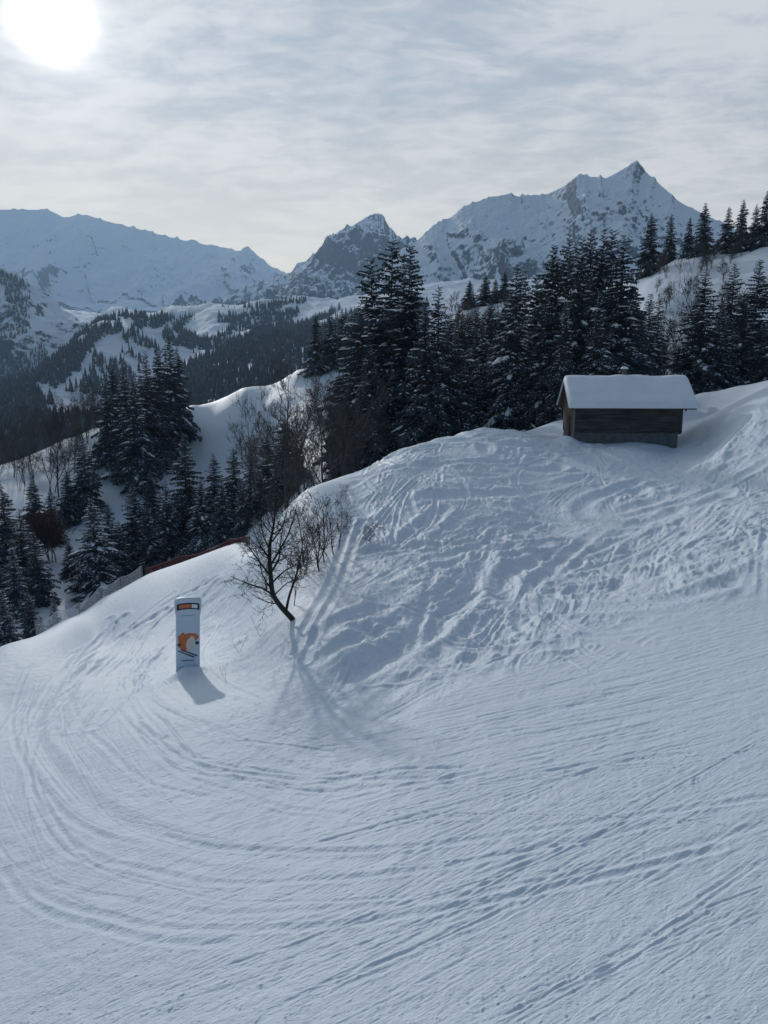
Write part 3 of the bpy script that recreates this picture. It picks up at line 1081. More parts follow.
    crown.materials.append(M_TREESNOW)
    crown.polygons.foreach_set('material_index', np.concatenate([np.zeros(len(NF), np.int32), np.ones(len(SF), np.int32)]))
    return trunk, crown


SPRUCE = [spruce_meshes(1, R=4.5, snow=0.72, droop=0.32), spruce_meshes(2, R=4.1, snow=0.80, droop=0.40, ragged=0.25), spruce_meshes(3, R=5.0, snow=0.66, droop=0.30, ragged=0.35),
          spruce_meshes(4, R=3.6, snow=0.90, droop=0.45), spruce_meshes(5, R=4.5, snow=1.25, droop=0.48, ragged=0.28), spruce_meshes(6, R=4.6, snow=0.48, droop=0.33, ragged=0.3),
          spruce_meshes(7, R=5.0, snow=0.40, droop=0.36, ragged=0.25, dense=1.1)]
tr = random.Random(21)


def spruce_at(x, y, z, h, kind, label, group=None, wide=1.0):
    root = thing('spruce_tree', label, 'spruce tree', (x, y, z), tr.uniform(0, 6.28), group)
    s = h / 20.0
    root.scale = (s * wide, s * wide, s)
    for nm, me in zip(('trunk', 'crown'), SPRUCE[kind]):
        link(nm, me, root)
    return root


def spruce(px, tip_y, r, kind, label, group=None, wide=1.0):
    th, t = ang(px, tip_y)
    x, y = r * math.sin(th), r * math.cos(th)
    z = z_at(x, y) - 0.15
    return spruce_at(x, y, z, max(2.0, t * r - z), kind, label, group, wide)


G_STAND = 'spruces in the big stand behind the crest'
G_LOW = 'spruces on the shaded slope below the piste edge'
G_SPUR = 'spruces clustered on the low end of the snowy spur'
G_HILL = 'spruces lining the top of the hill'
G_SIDE = 'spruces on the hillside behind the hut'
TREES = [
    # the two giants and their neighbours
    (388, 236, 88, 2, 'tallest broad snow-dusted spruce at the edge of the big stand', G_STAND, 1.15),
    (409, 242, 84, 0, 'giant spruce with white-patched boughs just beside the tallest one', G_STAND, 1.2),
    (375, 254, 92, 2, 'tall ragged spruce tucked behind the tallest spruce, on its valley side', G_STAND, 1.1),
    (439, 284, 82, 1, 'mid-height spruce with drooping boughs on the hut side of the two giants', G_STAND, 1.1),
    (362, 300, 84, 5, 'lower dark spruce at the foot of the giants, above the bare thicket', G_STAND, 1.2),
    (455, 330, 84, 5, 'short dark spruce filling the gap beside the drooping one', G_STAND, 1.1),
    (425, 300, 80, 0, 'dark spruce squeezed between the giant and the drooping spruce', G_STAND, 1.0),
    # the middle of the stand
    (483, 318, 100, 3, 'narrow grey spruce in the middle of the stand, before the far ridge', G_STAND, 1.1),
    (470, 345, 92, 1, 'small frosted spruce low in the middle of the stand', G_STAND, 1.2),
    (498, 335, 92, 4, 'small snow-loaded spruce beside the most heavily laden one', G_STAND, 1.1),
    (518, 262, 86, 4, 'slim spruce carrying the heaviest snow, middle of the stand', G_STAND, 0.95),
    (526, 268, 98, 1, 'dark-tipped spruce peeking over the heaviest laden one', G_STAND, 0.9),
    (537, 272, 92, 6, 'dark spruce between the heavily laden one and the hut group', G_STAND, 0.9),
    (548, 290, 84, 5, 'dark bushy spruce at the crest in front of the hut group', G_STAND, 1.0),
    # behind the hut
    (554, 242, 86, 6, 'first tall dark spruce of the group behind the hut roof', G_STAND, 0.95),
    (572, 231, 90, 5, 'second tall dark spruce behind the roof, counted from the valley', G_STAND, 0.95),
    (581, 234, 84, 2, 'third tall spruce behind the roof, nearest its gable', G_STAND, 0.9),
    (592, 227, 92, 6, 'tallest dark spruce over the valley half of the roof', G_STAND, 0.85),
    (604, 226, 86, 5, 'tall dark spruce above the middle of the roof', G_STAND, 0.9),
    (615, 227, 92, 2, 'tall spruce above the chimney with a pointed top', G_STAND, 0.9),
    (625, 232, 84, 1, 'spruce with long snowy boughs reaching past the chimney', G_STAND, 1.2),
    (566, 300, 80, 0, 'snow-speckled spruce right behind the roof gable', G_STAND, 0.9),
    (600, 290, 78, 1, 'lower snow-speckled spruce right behind the roof ridge', G_STAND, 1.0),
    # far ridge through the gap
    (470, 280, 199, 6, 'first small spruce on the distant ridge, seen through the gap', 'small spruces on the ridge seen through the gap', 1.5),
    (486, 274, 202, 6, 'second and broadest small spruce on the ridge in the gap', 'small spruces on the ridge seen through the gap', 1.5),
    (496, 278, 204, 5, 'third small spruce on the ridge in the gap', 'small spruces on the ridge seen through the gap', 1.4),
    (505, 270, 206, 6, 'tallest small spruce on the ridge, close to the laden spruce', 'small spruces on the ridge seen through the gap', 1.4),
    # right hill, top row
    (652, 212, 180, 6, 'first spruce of the hilltop row, standing lower beside the hut group', G_HILL, 1.0),
    (672, 214, 184, 5, 'second spruce of the hilltop row, against the peak flank', G_HILL, 1.0),
    (690, 216, 181, 5, 'slim third spruce of the hilltop row', G_HILL, 0.9),
    (706, 202, 178, 6, 'broad dense fourth spruce of the hilltop row', G_HILL, 1.05),
    (729, 206, 176, 2, 'ragged fifth spruce of the hilltop row, against the sky', G_HILL, 1.0),
    (744, 199, 174, 6, 'sixth spruce of the hilltop row, taller than the ragged one', G_HILL, 0.95),
    (757, 203, 173, 5, 'seventh spruce of the hilltop row, in a tight pair', G_HILL, 0.9),
    (768, 190, 170, 6, 'tall last spruce of the hilltop row at the picture edge', G_HILL, 1.0),
    # right hill, lower group
    (707, 267, 104, 1, 'tall snow-mottled spruce over the uphill end of the hut', G_SIDE, 1.25),
    (724, 300, 106, 0, 'shorter spruce leaning against the snow-mottled one', G_SIDE, 1.0),
    (735, 262, 118, 1, 'narrow snow-mottled spruce in the middle of the hillside group', G_SIDE, 1.15),
    (760, 258, 120, 0, 'broad dark spruce at the uphill end of the hillside group', G_SIDE, 1.15),
    (697, 310, 106, 4, 'low laden spruce at the foot of the hillside group', G_SIDE, 1.1),
    (651, 292, 105, 3, 'slim snow-striped spruce just past the hut chimney', G_SIDE, 1.0),
    (660, 292, 112, 3, 'thin twin spruce beside the snow-striped one, before bare trees', G_SIDE, 0.85),
    # shaded slope under the piste edge
    (82, 436, 128, 0, 'tall dark spruce rising behind the bright laden spruce', G_LOW, 1.05),
    (92, 497, 98, 4, 'bright heavily laden spruce close under the pale net fence', G_LOW, 1.15),
    (49, 488, 120, 5, 'dark spruce with a reddish shrub at its foot', G_LOW, 1.0),
    (19, 508, 104, 1, 'spruce with drooping frosted boughs beside the reddish shrub', G_LOW, 1.15),
    (1, 482, 112, 5, 'dark spruce cut by the picture edge on the shaded slope', G_LOW, 1.1),
    (107, 503, 112, 5, 'thin dark spruce half hidden by the bright laden one', G_LOW, 0.9),
    (132, 482, 112, 0, 'evenly tapered dark spruce alone between laden and paired spruces', G_LOW, 1.05),
    (165, 480, 108, 1, 'shorter of the paired spruces above the red net start', G_LOW, 1.0),
    (183, 432, 112, 0, 'tallest spruce on the shaded slope, above the red net', G_LOW, 1.0),
    (200, 478, 104, 4, 'frosted low spruce in front of the tall one above the red net', G_LOW, 1.0),
    (213, 452, 110, 1, 'frosted spruce next uphill from the tallest above the red net', G_LOW, 1.0),
    (232, 447, 106, 5, 'dark narrow spruce over the middle of the red net', G_LOW, 1.0),
    (250, 444, 104, 3, 'frosted narrow spruce over the uphill part of the red net', G_LOW, 1.1),
    (268, 432, 100, 5, 'dark spruce behind the twiggy leaning tree', G_LOW, 1.0),
    (285, 413, 94, 5, 'dark pointed spruce at the edge of the bare thicket', G_LOW, 1.1),
    (1, 588, 80, 1, 'low spruce at the picture edge, deepest on the shaded slope', G_LOW, 1.2),
    (53, 597, 86, 3, 'tiny frosted spruce in the hollow under the pale net fence', G_LOW, 1.1),
    # cluster on the spur
    (104, 372, 140, 2, 'outermost ragged spruce of the spur cluster, valley side', G_SPUR, 0.78),
    (112, 362, 143, 6, 'pointed spruce second in the spur cluster', G_SPUR, 0.78),
    (123, 364, 136, 0, 'frosted spruce at the front of the spur cluster, lowest base', G_SPUR, 1.1),
    (133, 372, 131, 1, 'frosted spruce at the very front of the spur cluster', G_SPUR, 1.1),
    (145, 353, 138, 0, 'broad frosted spruce in the heart of the spur cluster', G_SPUR, 1.1),
    (157, 345, 142, 6, 'tall dark spruce in the heart of the spur cluster', G_SPUR, 0.78),
    (169, 330, 146, 2, 'tallest spruce of the spur cluster', G_SPUR, 0.78),
    (177, 345, 149, 5, 'dark spruce at the uphill side of the spur cluster', G_SPUR, 0.78),
    # on the upper spur
    (315, 312, 152, 5, 'first of three dark spruces where the spur meets the stand', 'spruces on the upper spur', 1.0),
    (330, 308, 154, 0, 'middle of three spruces where the spur meets the stand', 'spruces on the upper spur', 1.0),
    (342, 307, 157, 5, 'third of three spruces on the spur, touching the giants', 'spruces on the upper spur', 1.0),
]
for a in TREES:
    w = 1.22 if a[5] == G_LOW else 1.1 if a[5] == G_SIDE else 1.0
    spruce(*a[:6], a[6] * w)
for px, ty, r, k in ((450, 312, 128, 6), (459, 306, 140, 5), (468, 312, 122, 6), (477, 304, 136, 5), (484, 312, 124, 6), (492, 302, 134, 6), (500, 306, 122, 5), (508, 298, 126, 6), (514, 288, 120, 5), (447, 330, 98, 5), (462, 318, 108, 6), (476, 330, 104, 5), (490, 305, 112, 6), (503, 312, 104, 0), (511, 290, 98, 5), (455, 360, 92, 0), (485, 362, 90, 1), (507, 352, 90, 5), (530, 330, 84, 0), (540, 310, 96, 6), (416, 330, 88, 5), (396, 320, 86, 5), (432, 345, 86, 0), (370, 345, 82, 6), (355, 345, 96, 5),
                     (350, 318, 120, 0)):
    spruce(px, ty, r, k, 'half-hidden spruce filling a gap between the taller trees of the big stand', 'half-hidden spruces filling the big stand', 1.15)
for px, ty, r, k in ((586, 290, 88, 6), (612, 300, 84, 5), (634, 285, 92, 6), (640, 310, 88, 5), (558, 320, 84, 6)):
    spruce(px, ty, r, k, 'lower dark spruce filling the group behind the hut', 'half-hidden spruces filling the hut group', 1.1)
for px, ty, r, k in ((34, 530, 96, 5), (68, 540, 106, 6), (-14, 540, 96, 6), (118, 520, 104, 6), (148, 505, 106, 5), (222, 480, 98, 0), (242, 478, 96, 5), (260, 470, 96, 6), (276, 462, 92, 0), (66, 470, 126, 6), (32, 478, 124, 6), (12, 545, 92, 1), (150, 470, 122, 5), (296, 440, 92, 6), (-30, 500, 100, 5), (28, 590, 84, 5)):
    spruce(px, ty, r, k, 'half-hidden spruce filling the dark floor of the shaded slope', 'half-hidden spruces filling the shaded slope', 1.25)
for px, ty, r, k in ((774, 300, 108, 5), (745, 292, 112, 6), (718, 318, 104, 1)):
    spruce(px, ty, r, k, 'half-hidden spruce filling the hillside group past the hut', 'half-hidden spruces filling the hillside group', 1.2)


# --- bare trees
def bare_meshes(seed, H=9.0, lean=0.1, spread=0.5, levels=4, start=0.25, r0=0.11, mat=None, nmain=12, stems=1, tw=0.012):
    r = random.Random(seed)
    tb, cb = MB(), MB()

    def grow(mb, p, d, L, rad, lev):
        n = 4 if lev < 2 else 3
        pts, rads = [p], [rad]
        dd = d.copy()
        for k in range(n):
            dd = (dd + Vector((r.gauss(0, .16), r.gauss(0, .16), r.gauss(0.06, .10)))).normalized()
            pts.append(pts[-1] + dd * L / n)
            rads.append(rad * (1 - (k + 1) / n * 0.72))
        mb.tube(pts, [max(q, tw * 0.7) for q in rads], 5 if lev < 2 else 3, False)
        if lev >= levels:
            return
        for k in range(r.randint(3, 5) if lev > 0 else nmain):
            t = r.uniform(0.3, 1.0) if lev else start + (1 - start) * (k + r.random()) / nmain
            i = min(int(t * n), n - 1)
            f = t * n - i
            q = pts[i].lerp(pts[i + 1], f)
            ax = (pts[i + 1] - pts[i]).normalized()
            side = Vector((r.gauss(0, 1), r.gauss(0, 1), r.gauss(0, 0.4)))
            side = (side - ax * side.dot(ax)).normalized()
            nd = (ax * r.uniform(0.5, 1.0) + side * spread * r.uniform(0.8, 1.7)).normalized()
            l2 = L * (r.uniform(0.26, 0.46) * (1.15 - 0.6 * t) if lev == 0 else r.uniform(0.35, 0.62))
            grow(cb, q, nd, l2, max(tw, rads[i] * 0.5), lev + 1)
    for s in range(stems):
        a = r.uniform(0, 6.28)
        o = Vector((math.cos(a), math.sin(a), 0)) * (0 if stems == 1 else r.uniform(0.05, 0.5))
        grow(tb, o + Vector((0, 0, -0.3)), (Vector((r.gauss(0, lean), r.gauss(0, lean), 1)) + o * (0.25 if stems > 1 else 0)).normalized(), H * r.uniform(0.75, 1.0), r0, 0)
    return tb.mesh('trunk', mat, True), cb.mesh('branches', mat, True)


BARE = [bare_meshes(1, 9, mat=M_TWIG, nmain=13, tw=0.010, spread=0.35, r0=0.09, lean=0.05), bare_meshes(2, 9, mat=M_TWIG, nmain=11, stems=2, r0=0.075, tw=0.010, spread=0.3, lean=0.05), bare_meshes(3, 9, mat=M_TWIG, nmain=15, spread=0.5, tw=0.011, lean=0.06),
        bare_meshes(4, 9, mat=M_TWIG, nmain=8, stems=3, r0=0.06, tw=0.010, spread=0.3, lean=0.05)]
BUSH = bare_meshes(31, 9, mat=M_TWIG, nmain=9, r0=0.07, tw=0.026, spread=0.5, stems=4, lean=0.25, levels=3, start=0.15)
BARE_RED = bare_meshes(9, 5, mat=M_REDTWIG, nmain=14, stems=5, r0=0.05, spread=0.6, tw=0.02)


def bare_at(x, y, h, meshes, label, group=None, name='bare_tree', cat='bare tree', z=None, H=9.0, wide=1.0):
    root = thing(name, label, cat, (x, y, (z_at(x, y) if z is None else z) - 0.05), tr.uniform(0, 6.28), group)
    s = h / H
    root.scale = (s * wide, s * wide, s)
    for nm, me in zip(('trunk', 'branches'), meshes):
        link(nm, me, root)
    return root


def bare(px, tip_y, r, k, label, group=None, wide=1.0):
    th, t = ang(px, tip_y)
    x, y = r * math.sin(th), r * math.cos(th)
    return bare_at(x, y, max(1.5, t * r - z_at(x, y)), BARE[k], label, group, wide=wide)


bare(325, 392, 60, 2, 'largest bare dark tree rising just behind the slope crest', 'bare trees of the thicket', 1.0)
for k in range(22):
    px = tr.uniform(276, 356)
    bare(px, tr.uniform(372, 425) - (px - 285) * 0.12, tr.uniform(66, 100), k % 4, 'thin bare grey-brown tree in the thicket between spur and giant spruces', 'bare trees of the thicket', 0.75)
for k in range(14):
    bare(tr.uniform(236, 300), tr.uniform(415, 450), tr.uniform(108, 138), k % 4, 'small bare tree scattered on the snowy face of the spur', 'bare trees on the face of the spur', 0.9)
for k in range(12):
    px = tr.uniform(196, 300)
    th, t = ang(px, 400)
    r = tr.uniform(130, 152)
    bare_at(r * math.sin(th), r * math.cos(th), tr.uniform(1.2, 2.6), BUSH, 'little bush poking from the snow near the spur edge', 'bushes on the spur', 'bush', 'bush')
for k in range(46):
    px = tr.uniform(-20, 112)
    th, t = ang(px, 470)
    r = tr.uniform(135, 166)
    bare_at(r * math.sin(th), r * math.cos(th), tr.uniform(6, 11), BARE[k % 4], 'spindly bare tree in the wood on the shaded slope, above its spruces', 'bare trees on the shaded slope')
for k in range(16):
    bare(tr.uniform(440, 515), tr.uniform(298, 335), tr.uniform(120, 185), k % 4, 'thin bare tree on the slope under the ridge in the gap of the stand', 'bare trees in the gap of the stand', 0.9)
for k in range(20):
    px = tr.uniform(642, 690)
    bare(px, tr.uniform(315, 350), tr.uniform(102, 150), k % 4, 'slender bare tree in the gully behind the hut chimney', 'bare trees in the gully', 0.8)
bare(697, 262, 118, 3, 'tall thin bare pole-like tree beside the snow-mottled spruce', None, 0.7)
for k in range(34):
    px = tr.uniform(650, 775)
    th, t = ang(px, 300)
    r = tr.uniform(135, 176)
    bare_at(r * math.sin(th), r * math.cos(th), tr.uniform(2.5, 5), BUSH, 'low bare bush on the snowy hillside below the hilltop row', 'bushes on the hillside', 'bush', 'bush')
th, t = ang(52, 560)
bare_at(112 * math.sin(th), 112 * math.cos(th), 7, BARE_RED, 'reddish-brown leafless shrub at the foot of a dark spruce', None, 'shrub', 'shrub', None, 5.0, 1.2)


# --- far woods: masses of small conifers
def far_wood(name, trees, seed):
    r = np.random.default_rng(seed)
    V, F = [], []
    b = 0
    for (x, y, z, h) in trees:
        rad = h * r.uniform(0.15, 0.22)
        a0_ = r.uniform(0, 6.28)
        for (zb, zt, rr) in ((0.02, 0.55, 1.0), (0.30, 0.80, 0.72), (0.58, 1.0, 0.45)):
            n = 6
            for k in range(n):
                a = a0_ + k * 6.283 / n + r.normal(0, .15)
                q = rad * rr * r.uniform(0.65, 1.2)
                V.append((x + q * math.cos(a), y + q * math.sin(a), z + h * (zb + r.uniform(-.03, .05))))
            V.append((x, y, z + h * zt))
            F += [(b + k, b + (k + 1) % n, b + n) for k in range(n)]
            b += n + 1
    o = link(name, mesh_np(name, V, F, M_FARWOOD, False))
    o['kind'] = 'stuff'
    return o


def farwood_mat():
    m, n, l, b_ = new_mat('far_needles')
    geo = n.new('ShaderNodeNewGeometry')
    t = noise_node(n, l, geo.outputs['Position'], 0.16, 5, 0.7)
    l.new(ramp(n, l, t, [(0.30, (0.022, 0.034, 0.046)), (0.52, (0.040, 0.052, 0.066)), (0.60, (0.10, 0.11, 0.13)), (0.75, (0.30, 0.33, 0.37))]), b_.inputs['Base Color'])
    b_.inputs['Roughness'].default_value = 0.9
    return m


M_FARWOOD = farwood_mat()


def inside(px, py, poly):
    poly = np.array(poly, float)
    c = np.zeros(px.shape, bool)
    j = len(poly) - 1
    for i in range(len(poly)):
        xi, yi = poly[i]
        xj, yj = poly[j]
        c ^= ((yi > py) != (yj > py)) & (px < (xj - xi) * (py - yi) / (yj - yi + 1e-9) + xi)
        j = i
    return c


def scatter(n, rlo, rhi, polys, seed, keep=1.0, clump=0.0, thlo=-0.75, thhi=0.55):
    r = np.random.default_rng(seed)
    th = r.uniform(thlo, thhi, n)
    rr = np.sqrt(r.uniform(rlo ** 2, rhi ** 2, n))
    z = z2_at(th, np.log(rr))
    x, y = rr * np.sin(th), rr * np.cos(th)
    px, py = to_px(x, y, z)
    px = px + 9 * fbm(x / 45, y / 45, 3, seed + 5)
    py = py + 7 * fbm(x / 45, y / 45, 3, seed + 6)
    ok = np.zeros(n, bool)
    for p in polys:
        ok |= inside(px, py, p)
    if clump:
        ok &= fbm(x / 60, y / 60, 3, seed) > clump
    ok &= r.random(n) < keep
    return [(a, b, c, h) for a, b, c, h in zip(x[ok], y[ok], z[ok] - 0.5, 5 + 12 * r.random(ok.sum()) ** 1.3)]


F_LOW = [[(-200, 520), (-200, 440), (0, 418), (48, 422), (100, 412), (150, 395), (195, 395), (200, 480)]]
F_MID = [[(180, 372), (228, 346), (290, 338), (335, 326), (372, 312), (422, 304), (422, 430), (180, 430)]]
F_EDGE = [[(-200, 470), (-200, 410), (0, 388), (48, 364), (76, 342), (98, 325), (132, 317), (178, 315), (178, 323), (140, 326), (112, 334), (88, 352), (62, 385), (40, 412), (0, 428)]]
F_FACE = [[(60, 410), (95, 345), (130, 328), (165, 345), (165, 385), (110, 405)]]
F_BASIN = [[(170, 318), (300, 300), (340, 300), (330, 330), (250, 345), (200, 362), (160, 345)]]
wood = scatter(52000, 420, 1000, F_LOW, 1, 0.8) + scatter(42000, 450, 1250, F_MID, 2, 0.9, -0.75)
far_wood('forest', wood, 5)
edge = scatter(60000, 800, 1450, F_EDGE, 3, 0.95, -0.5) + scatter(50000, 800, 1400, F_FACE, 4, 0.6, 0.22)
far_wood('forest', edge, 6)
basin = scatter(90000, 1150, 1900, F_BASIN, 8, 0.55, 0.25)
far_wood('forest', basin, 7)
# strips of trees running down the side of the valley
sx, sy, sz = [q[:146].ravel() for q in SIDE]
r_ = np.random.default_rng(12)
pick = r_.integers(0, len(sx), 26000)
stripe = vnoise((sx[pick] + 0.4 * sy[pick]) / 46, sy[pick] / 260, 4) + 0.6 * fbm(sx[pick] / 70, sy[pick] / 70, 2, 8)
pick = pick[stripe > 0.36]
far_wood('forest', [(sx[i] + r_.normal(0, 3), sy[i] + r_.normal(0, 3), sz[i] - 1, r_.uniform(8, 15)) for i in pick], 9)

# ------------------------------------------------------------------ the hut
M_WOOD = plain_mat('old_boards', (0.046, 0.044, 0.046), 0.85, 0.95, 2.2, 0.015, (0.30, 3, 3.2))
M_WOODBROWN = plain_mat('brown_boards', (0.085, 0.055, 0.038), 0.8, 0.4, 3.0, 0.01, (5, 5, 0.5))
M_POST = plain_mat('grey_post', (0.15, 0.15, 0.15), 0.85, 0.3, 4.0, 0.005, (4, 4, 0.4))
M_STONE = plain_mat('rendered_base', (0.085, 0.10, 0.11), 0.9, 0.4, 2.5, 0.02)
M_METAL = plain_mat('vent_metal', (0.10, 0.10, 0.11), 0.6, 0.2, 5.0)
M_DARK = plain_mat('dark_gap', (0.015, 0.015, 0.017), 0.9, 0.2, 3.0)


def hut():
    d = ray(573, 442)
    s = 58.0 / d[1]
    p = d * s
    zb = p[2] - 0.10
    root = thing('hut', 'dark weathered wooden hay hut under a thick snow roof', 'hut', (p[0], p[1], zb), math.radians(-4.0))
    L, W, HB, HE, HR = 7.95, 5.0, 0.80, 2.92, 4.62
    m = MB()
    # rendered plinth, standing a little inside the boards
    m.box((0.04, 0.04, -1.2), (L - 0.25, W - 0.05, HB))
    m.build('stone_base', M_STONE, root, bevel=0.03)
    # boarded walls: real boards on each side, front one horizontal
    rw = random.Random(4)
    f = MB()
    z = HB + 0.004
    while z < HE - 0.02:
        h = rw.uniform(0.14, 0.20)
        z1 = min(z + h - 0.012, HE)
        o = rw.uniform(-0.012, 0.012)
        xm = L * 0.53
        f.box((0.07, -0.03 + o, z), (xm - 0.07, 0.05, z1))
        o = rw.uniform(-0.012, 0.012)
        f.box((xm + 0.07, -0.03 + o, z), (L - 0.12, 0.05, z1))
        z += h
    f.build('wall', M_WOOD, root)
    b = MB()
    b.box((0.06, 0.055, HB + 0.002), (L - 0.13, W, HE + 0.05))
    b.build('inner_wall', M_DARK, root)
    # gable ends: upright boards up to the roof
    for x0, x1 in ((-0.02, 0.055), (L - 0.125, L - 0.05)):
        gb = MB()
        y = 0.06
        while y < W - 0.05:
            y1 = min(y + 0.17, W)
            ym = (y + y1) / 2
            top = HE + (HR - HE) * (1 - abs(ym - W / 2) / (W / 2)) - 0.02
            o = rw.uniform(-0.008, 0.008)
            gb.box((x0 + o, y, HB - 0.1), (x1 + o, y1 - 0.012, HE - 0.01))
            gb.box((x0 + o - 0.03 if x0 < 1 else x0 + o, y, HE), (x1 + o if x0 < 1 else x1 + o + 0.03, y1 - 0.012, max(HE + 0.05, top)))
            y += 0.17
        gb.build('gable_wall', M_WOODBROWN if x0 < 1 else M_WOOD, root)
    dr = MB()
    dr.box((-0.10, 1.5, -0.1), (-0.035, 2.6, 1.95))
    do = dr.build('door', M_WOOD, root)
    hd = MB()
    hd.box((-0.14, 1.62, 0.95), (-0.102, 1.68, 1.15))
    hd.build('handle', M_METAL, do)
    for x in (0.0, L * 0.53 - 0.065, L - 0.115):
        pm = MB()
        pm.box((x - 0.02 if x else -0.06, -0.065, HB - 0.02 if x else -0.3), (x + 0.11 if x else 0.066, 0.045, HE - 0.005))
        pm.build('corner_post' if x != L * 0.53 - 0.065 else 'wall_post', M_POST if x == 0 else M_WOOD, root, bevel=0.01)
    # roof boards and rafters
    ov_l, ov_r, ov_f = 0.42, 0.92, 0.55
    sl = (HR - HE) / (W / 2)
    rf = MB()
    yf = -ov_f
    zf = HE - sl * ov_f
    for sgn in (0, 1):
        ya, yb = (yf, W / 2) if sgn == 0 else (W + ov_f, W / 2)
        za, zb_ = zf, HR
        vs = []
        for x in (-ov_l, L + ov_r - 0.1):
            vs += [(x, ya, za + 0.02), (x, yb, zb_ + 0.02), (x, yb, zb_ + 0.10), (x, ya, za + 0.10)]
        rf.add(vs, [(0, 1, 2, 3), (7, 6, 5, 4), (0, 4, 5, 1), (1, 5, 6, 2), (2, 6, 7, 3), (3, 7, 4, 0)])
    roof = rf.build('roof', M_WOODBROWN, root)
    ra = MB()
    for x in np.arange(-0.3, L + ov_r - 0.2, 1.18):
        vs = []
        for xx in (x, x + 0.10):
            vs += [(xx, yf + 0.06, zf - 0.10), (xx, 0.02, HE - 0.10), (xx, 0.02, HE + 0.014), (xx, yf + 0.06, zf + 0.06 * sl + 0.012)]
        ra.add(vs, [(0, 1, 2, 3), (7, 6, 5, 4), (0, 4, 5, 1), (1, 5, 6, 2), (2, 6, 7, 3), (3, 7, 4, 0)])
    ra.build('rafter_ends', M_WOOD, roof)
    # thick rounded snow on the roof
    nx, ny = 90, 61
    xs = np.linspace(-ov_l - 0.10, L + ov_r + 0.02, nx)
    ts = np.linspace(-1, 1, ny)
    GX, GT = np.meshgrid(xs, ts)
    yy = W / 2 + GT * (W / 2 + ov_f + 0.10)
    base = HR + 0.105 - np.abs(GT) * (HR - zf)
    ex = np.clip(np.minimum(GX - xs[0], xs[-1] - GX) / 0.35, 0, 1)
    et = np.clip((1 - np.abs(GT)) / 0.09, 0, 1)
    ed = np.sqrt(1 - (1 - ex) ** 2) * np.sqrt(1 - (1 - et) ** 2)
    th_ = (0.46 + 0.085 * fbm(GX * 0.5, yy * 0.6, 3, 400) + 0.10 * np.exp(-((GX - L * 0.5) / 1.0) ** 2) * (GT > -0.8) * np.exp(-((GT + 0.2) / 0.3) ** 2)) * ed
    rnd = 0.16 * np.exp(-(GT / 0.10) ** 2)
    ztop = base + th_ - rnd * ed + 0.004
    edge_sag = 0.05 * fbm(GX * 0.9, GT * 0, 2, 410)
    top = np.stack([GX, yy + np.sign(GT) * 0.05 * (np.abs(GT) > 0.97) * edge_sag, ztop], -1).reshape(-1, 3)
    bot = np.stack([GX, yy, base + 0.003], -1).reshape(-1, 3)
    i2, j2 = np.meshgrid(np.arange(ny - 1), np.arange(nx - 1), indexing='ij')
    a = (i2 * nx + j2).ravel()
    ft = np.stack([a, a + 1, a + nx + 1, a + nx], 1)
    fb = ft[:, ::-1] + nx * ny
    rim = []
    loop = [k for k in range(nx)] + [k * nx + nx - 1 for k in range(1, ny)] + [(ny - 1) * nx + k for k in range(nx - 2, -1, -1)] + [k * nx for k in range(ny - 2, 0, -1)]
    for k in range(len(loop)):
        p0, p1 = loop[k], loop[(k + 1) % len(loop)]
        rim.append((p0 + nx * ny, p1 + nx * ny, p1, p0))
    sm = mesh_np('snow_cover', np.concatenate([top, bot]), np.concatenate([ft, fb, np.array(rim)]), M_ROOFSNOW)
    link('snow_cover', sm, roof)
    ch = MB()
    cx, cy = L * 0.52, W / 2 + 0.15
    ch.tube([(cx, cy, HR - 0.1), (cx, cy, HR + 0.86)], [0.17, 0.17], 12)
    ch.tube([(cx, cy, HR + 0.86), (cx, cy, HR + 0.91)], [0.29, 0.29], 12)
    cho = ch.build('chimney', M_METAL, root)
    cs = MB()
    cs.tube([(cx, cy, HR + 0.912), (cx, cy, HR + 0.99), (cx, cy, HR + 1.07), (cx, cy, HR + 1.11)], [0.29, 0.27, 0.18, 0.05], 14)
    cs.build('snow_cap', M_ROOFSNOW, cho, True)


hut()

# ------------------------------------------------------------------ the piste sign
M_SIGN = plain_mat('sign_shell', (0.52, 0.62, 0.72), 0.5, 0.04, 2.0)
M_NAVY = plain_mat('navy_print', (0.035, 0.045, 0.075), 0.6, 0.1, 3.0)
M_ORANGE = plain_mat('orange_print', (0.55, 0.16, 0.06), 0.6, 0.12, 6.0)
M_CREAM = plain_mat('cream_print', (0.62, 0.58, 0.52), 0.6, 0.06, 6.0)
M_WHITE = plain_mat('white_print', (0.72, 0.74, 0.76), 0.6, 0.04, 6.0)
M_GREYBLUE = plain_mat('grey_print', (0.30, 0.38, 0.47), 0.6, 0.05, 6.0)


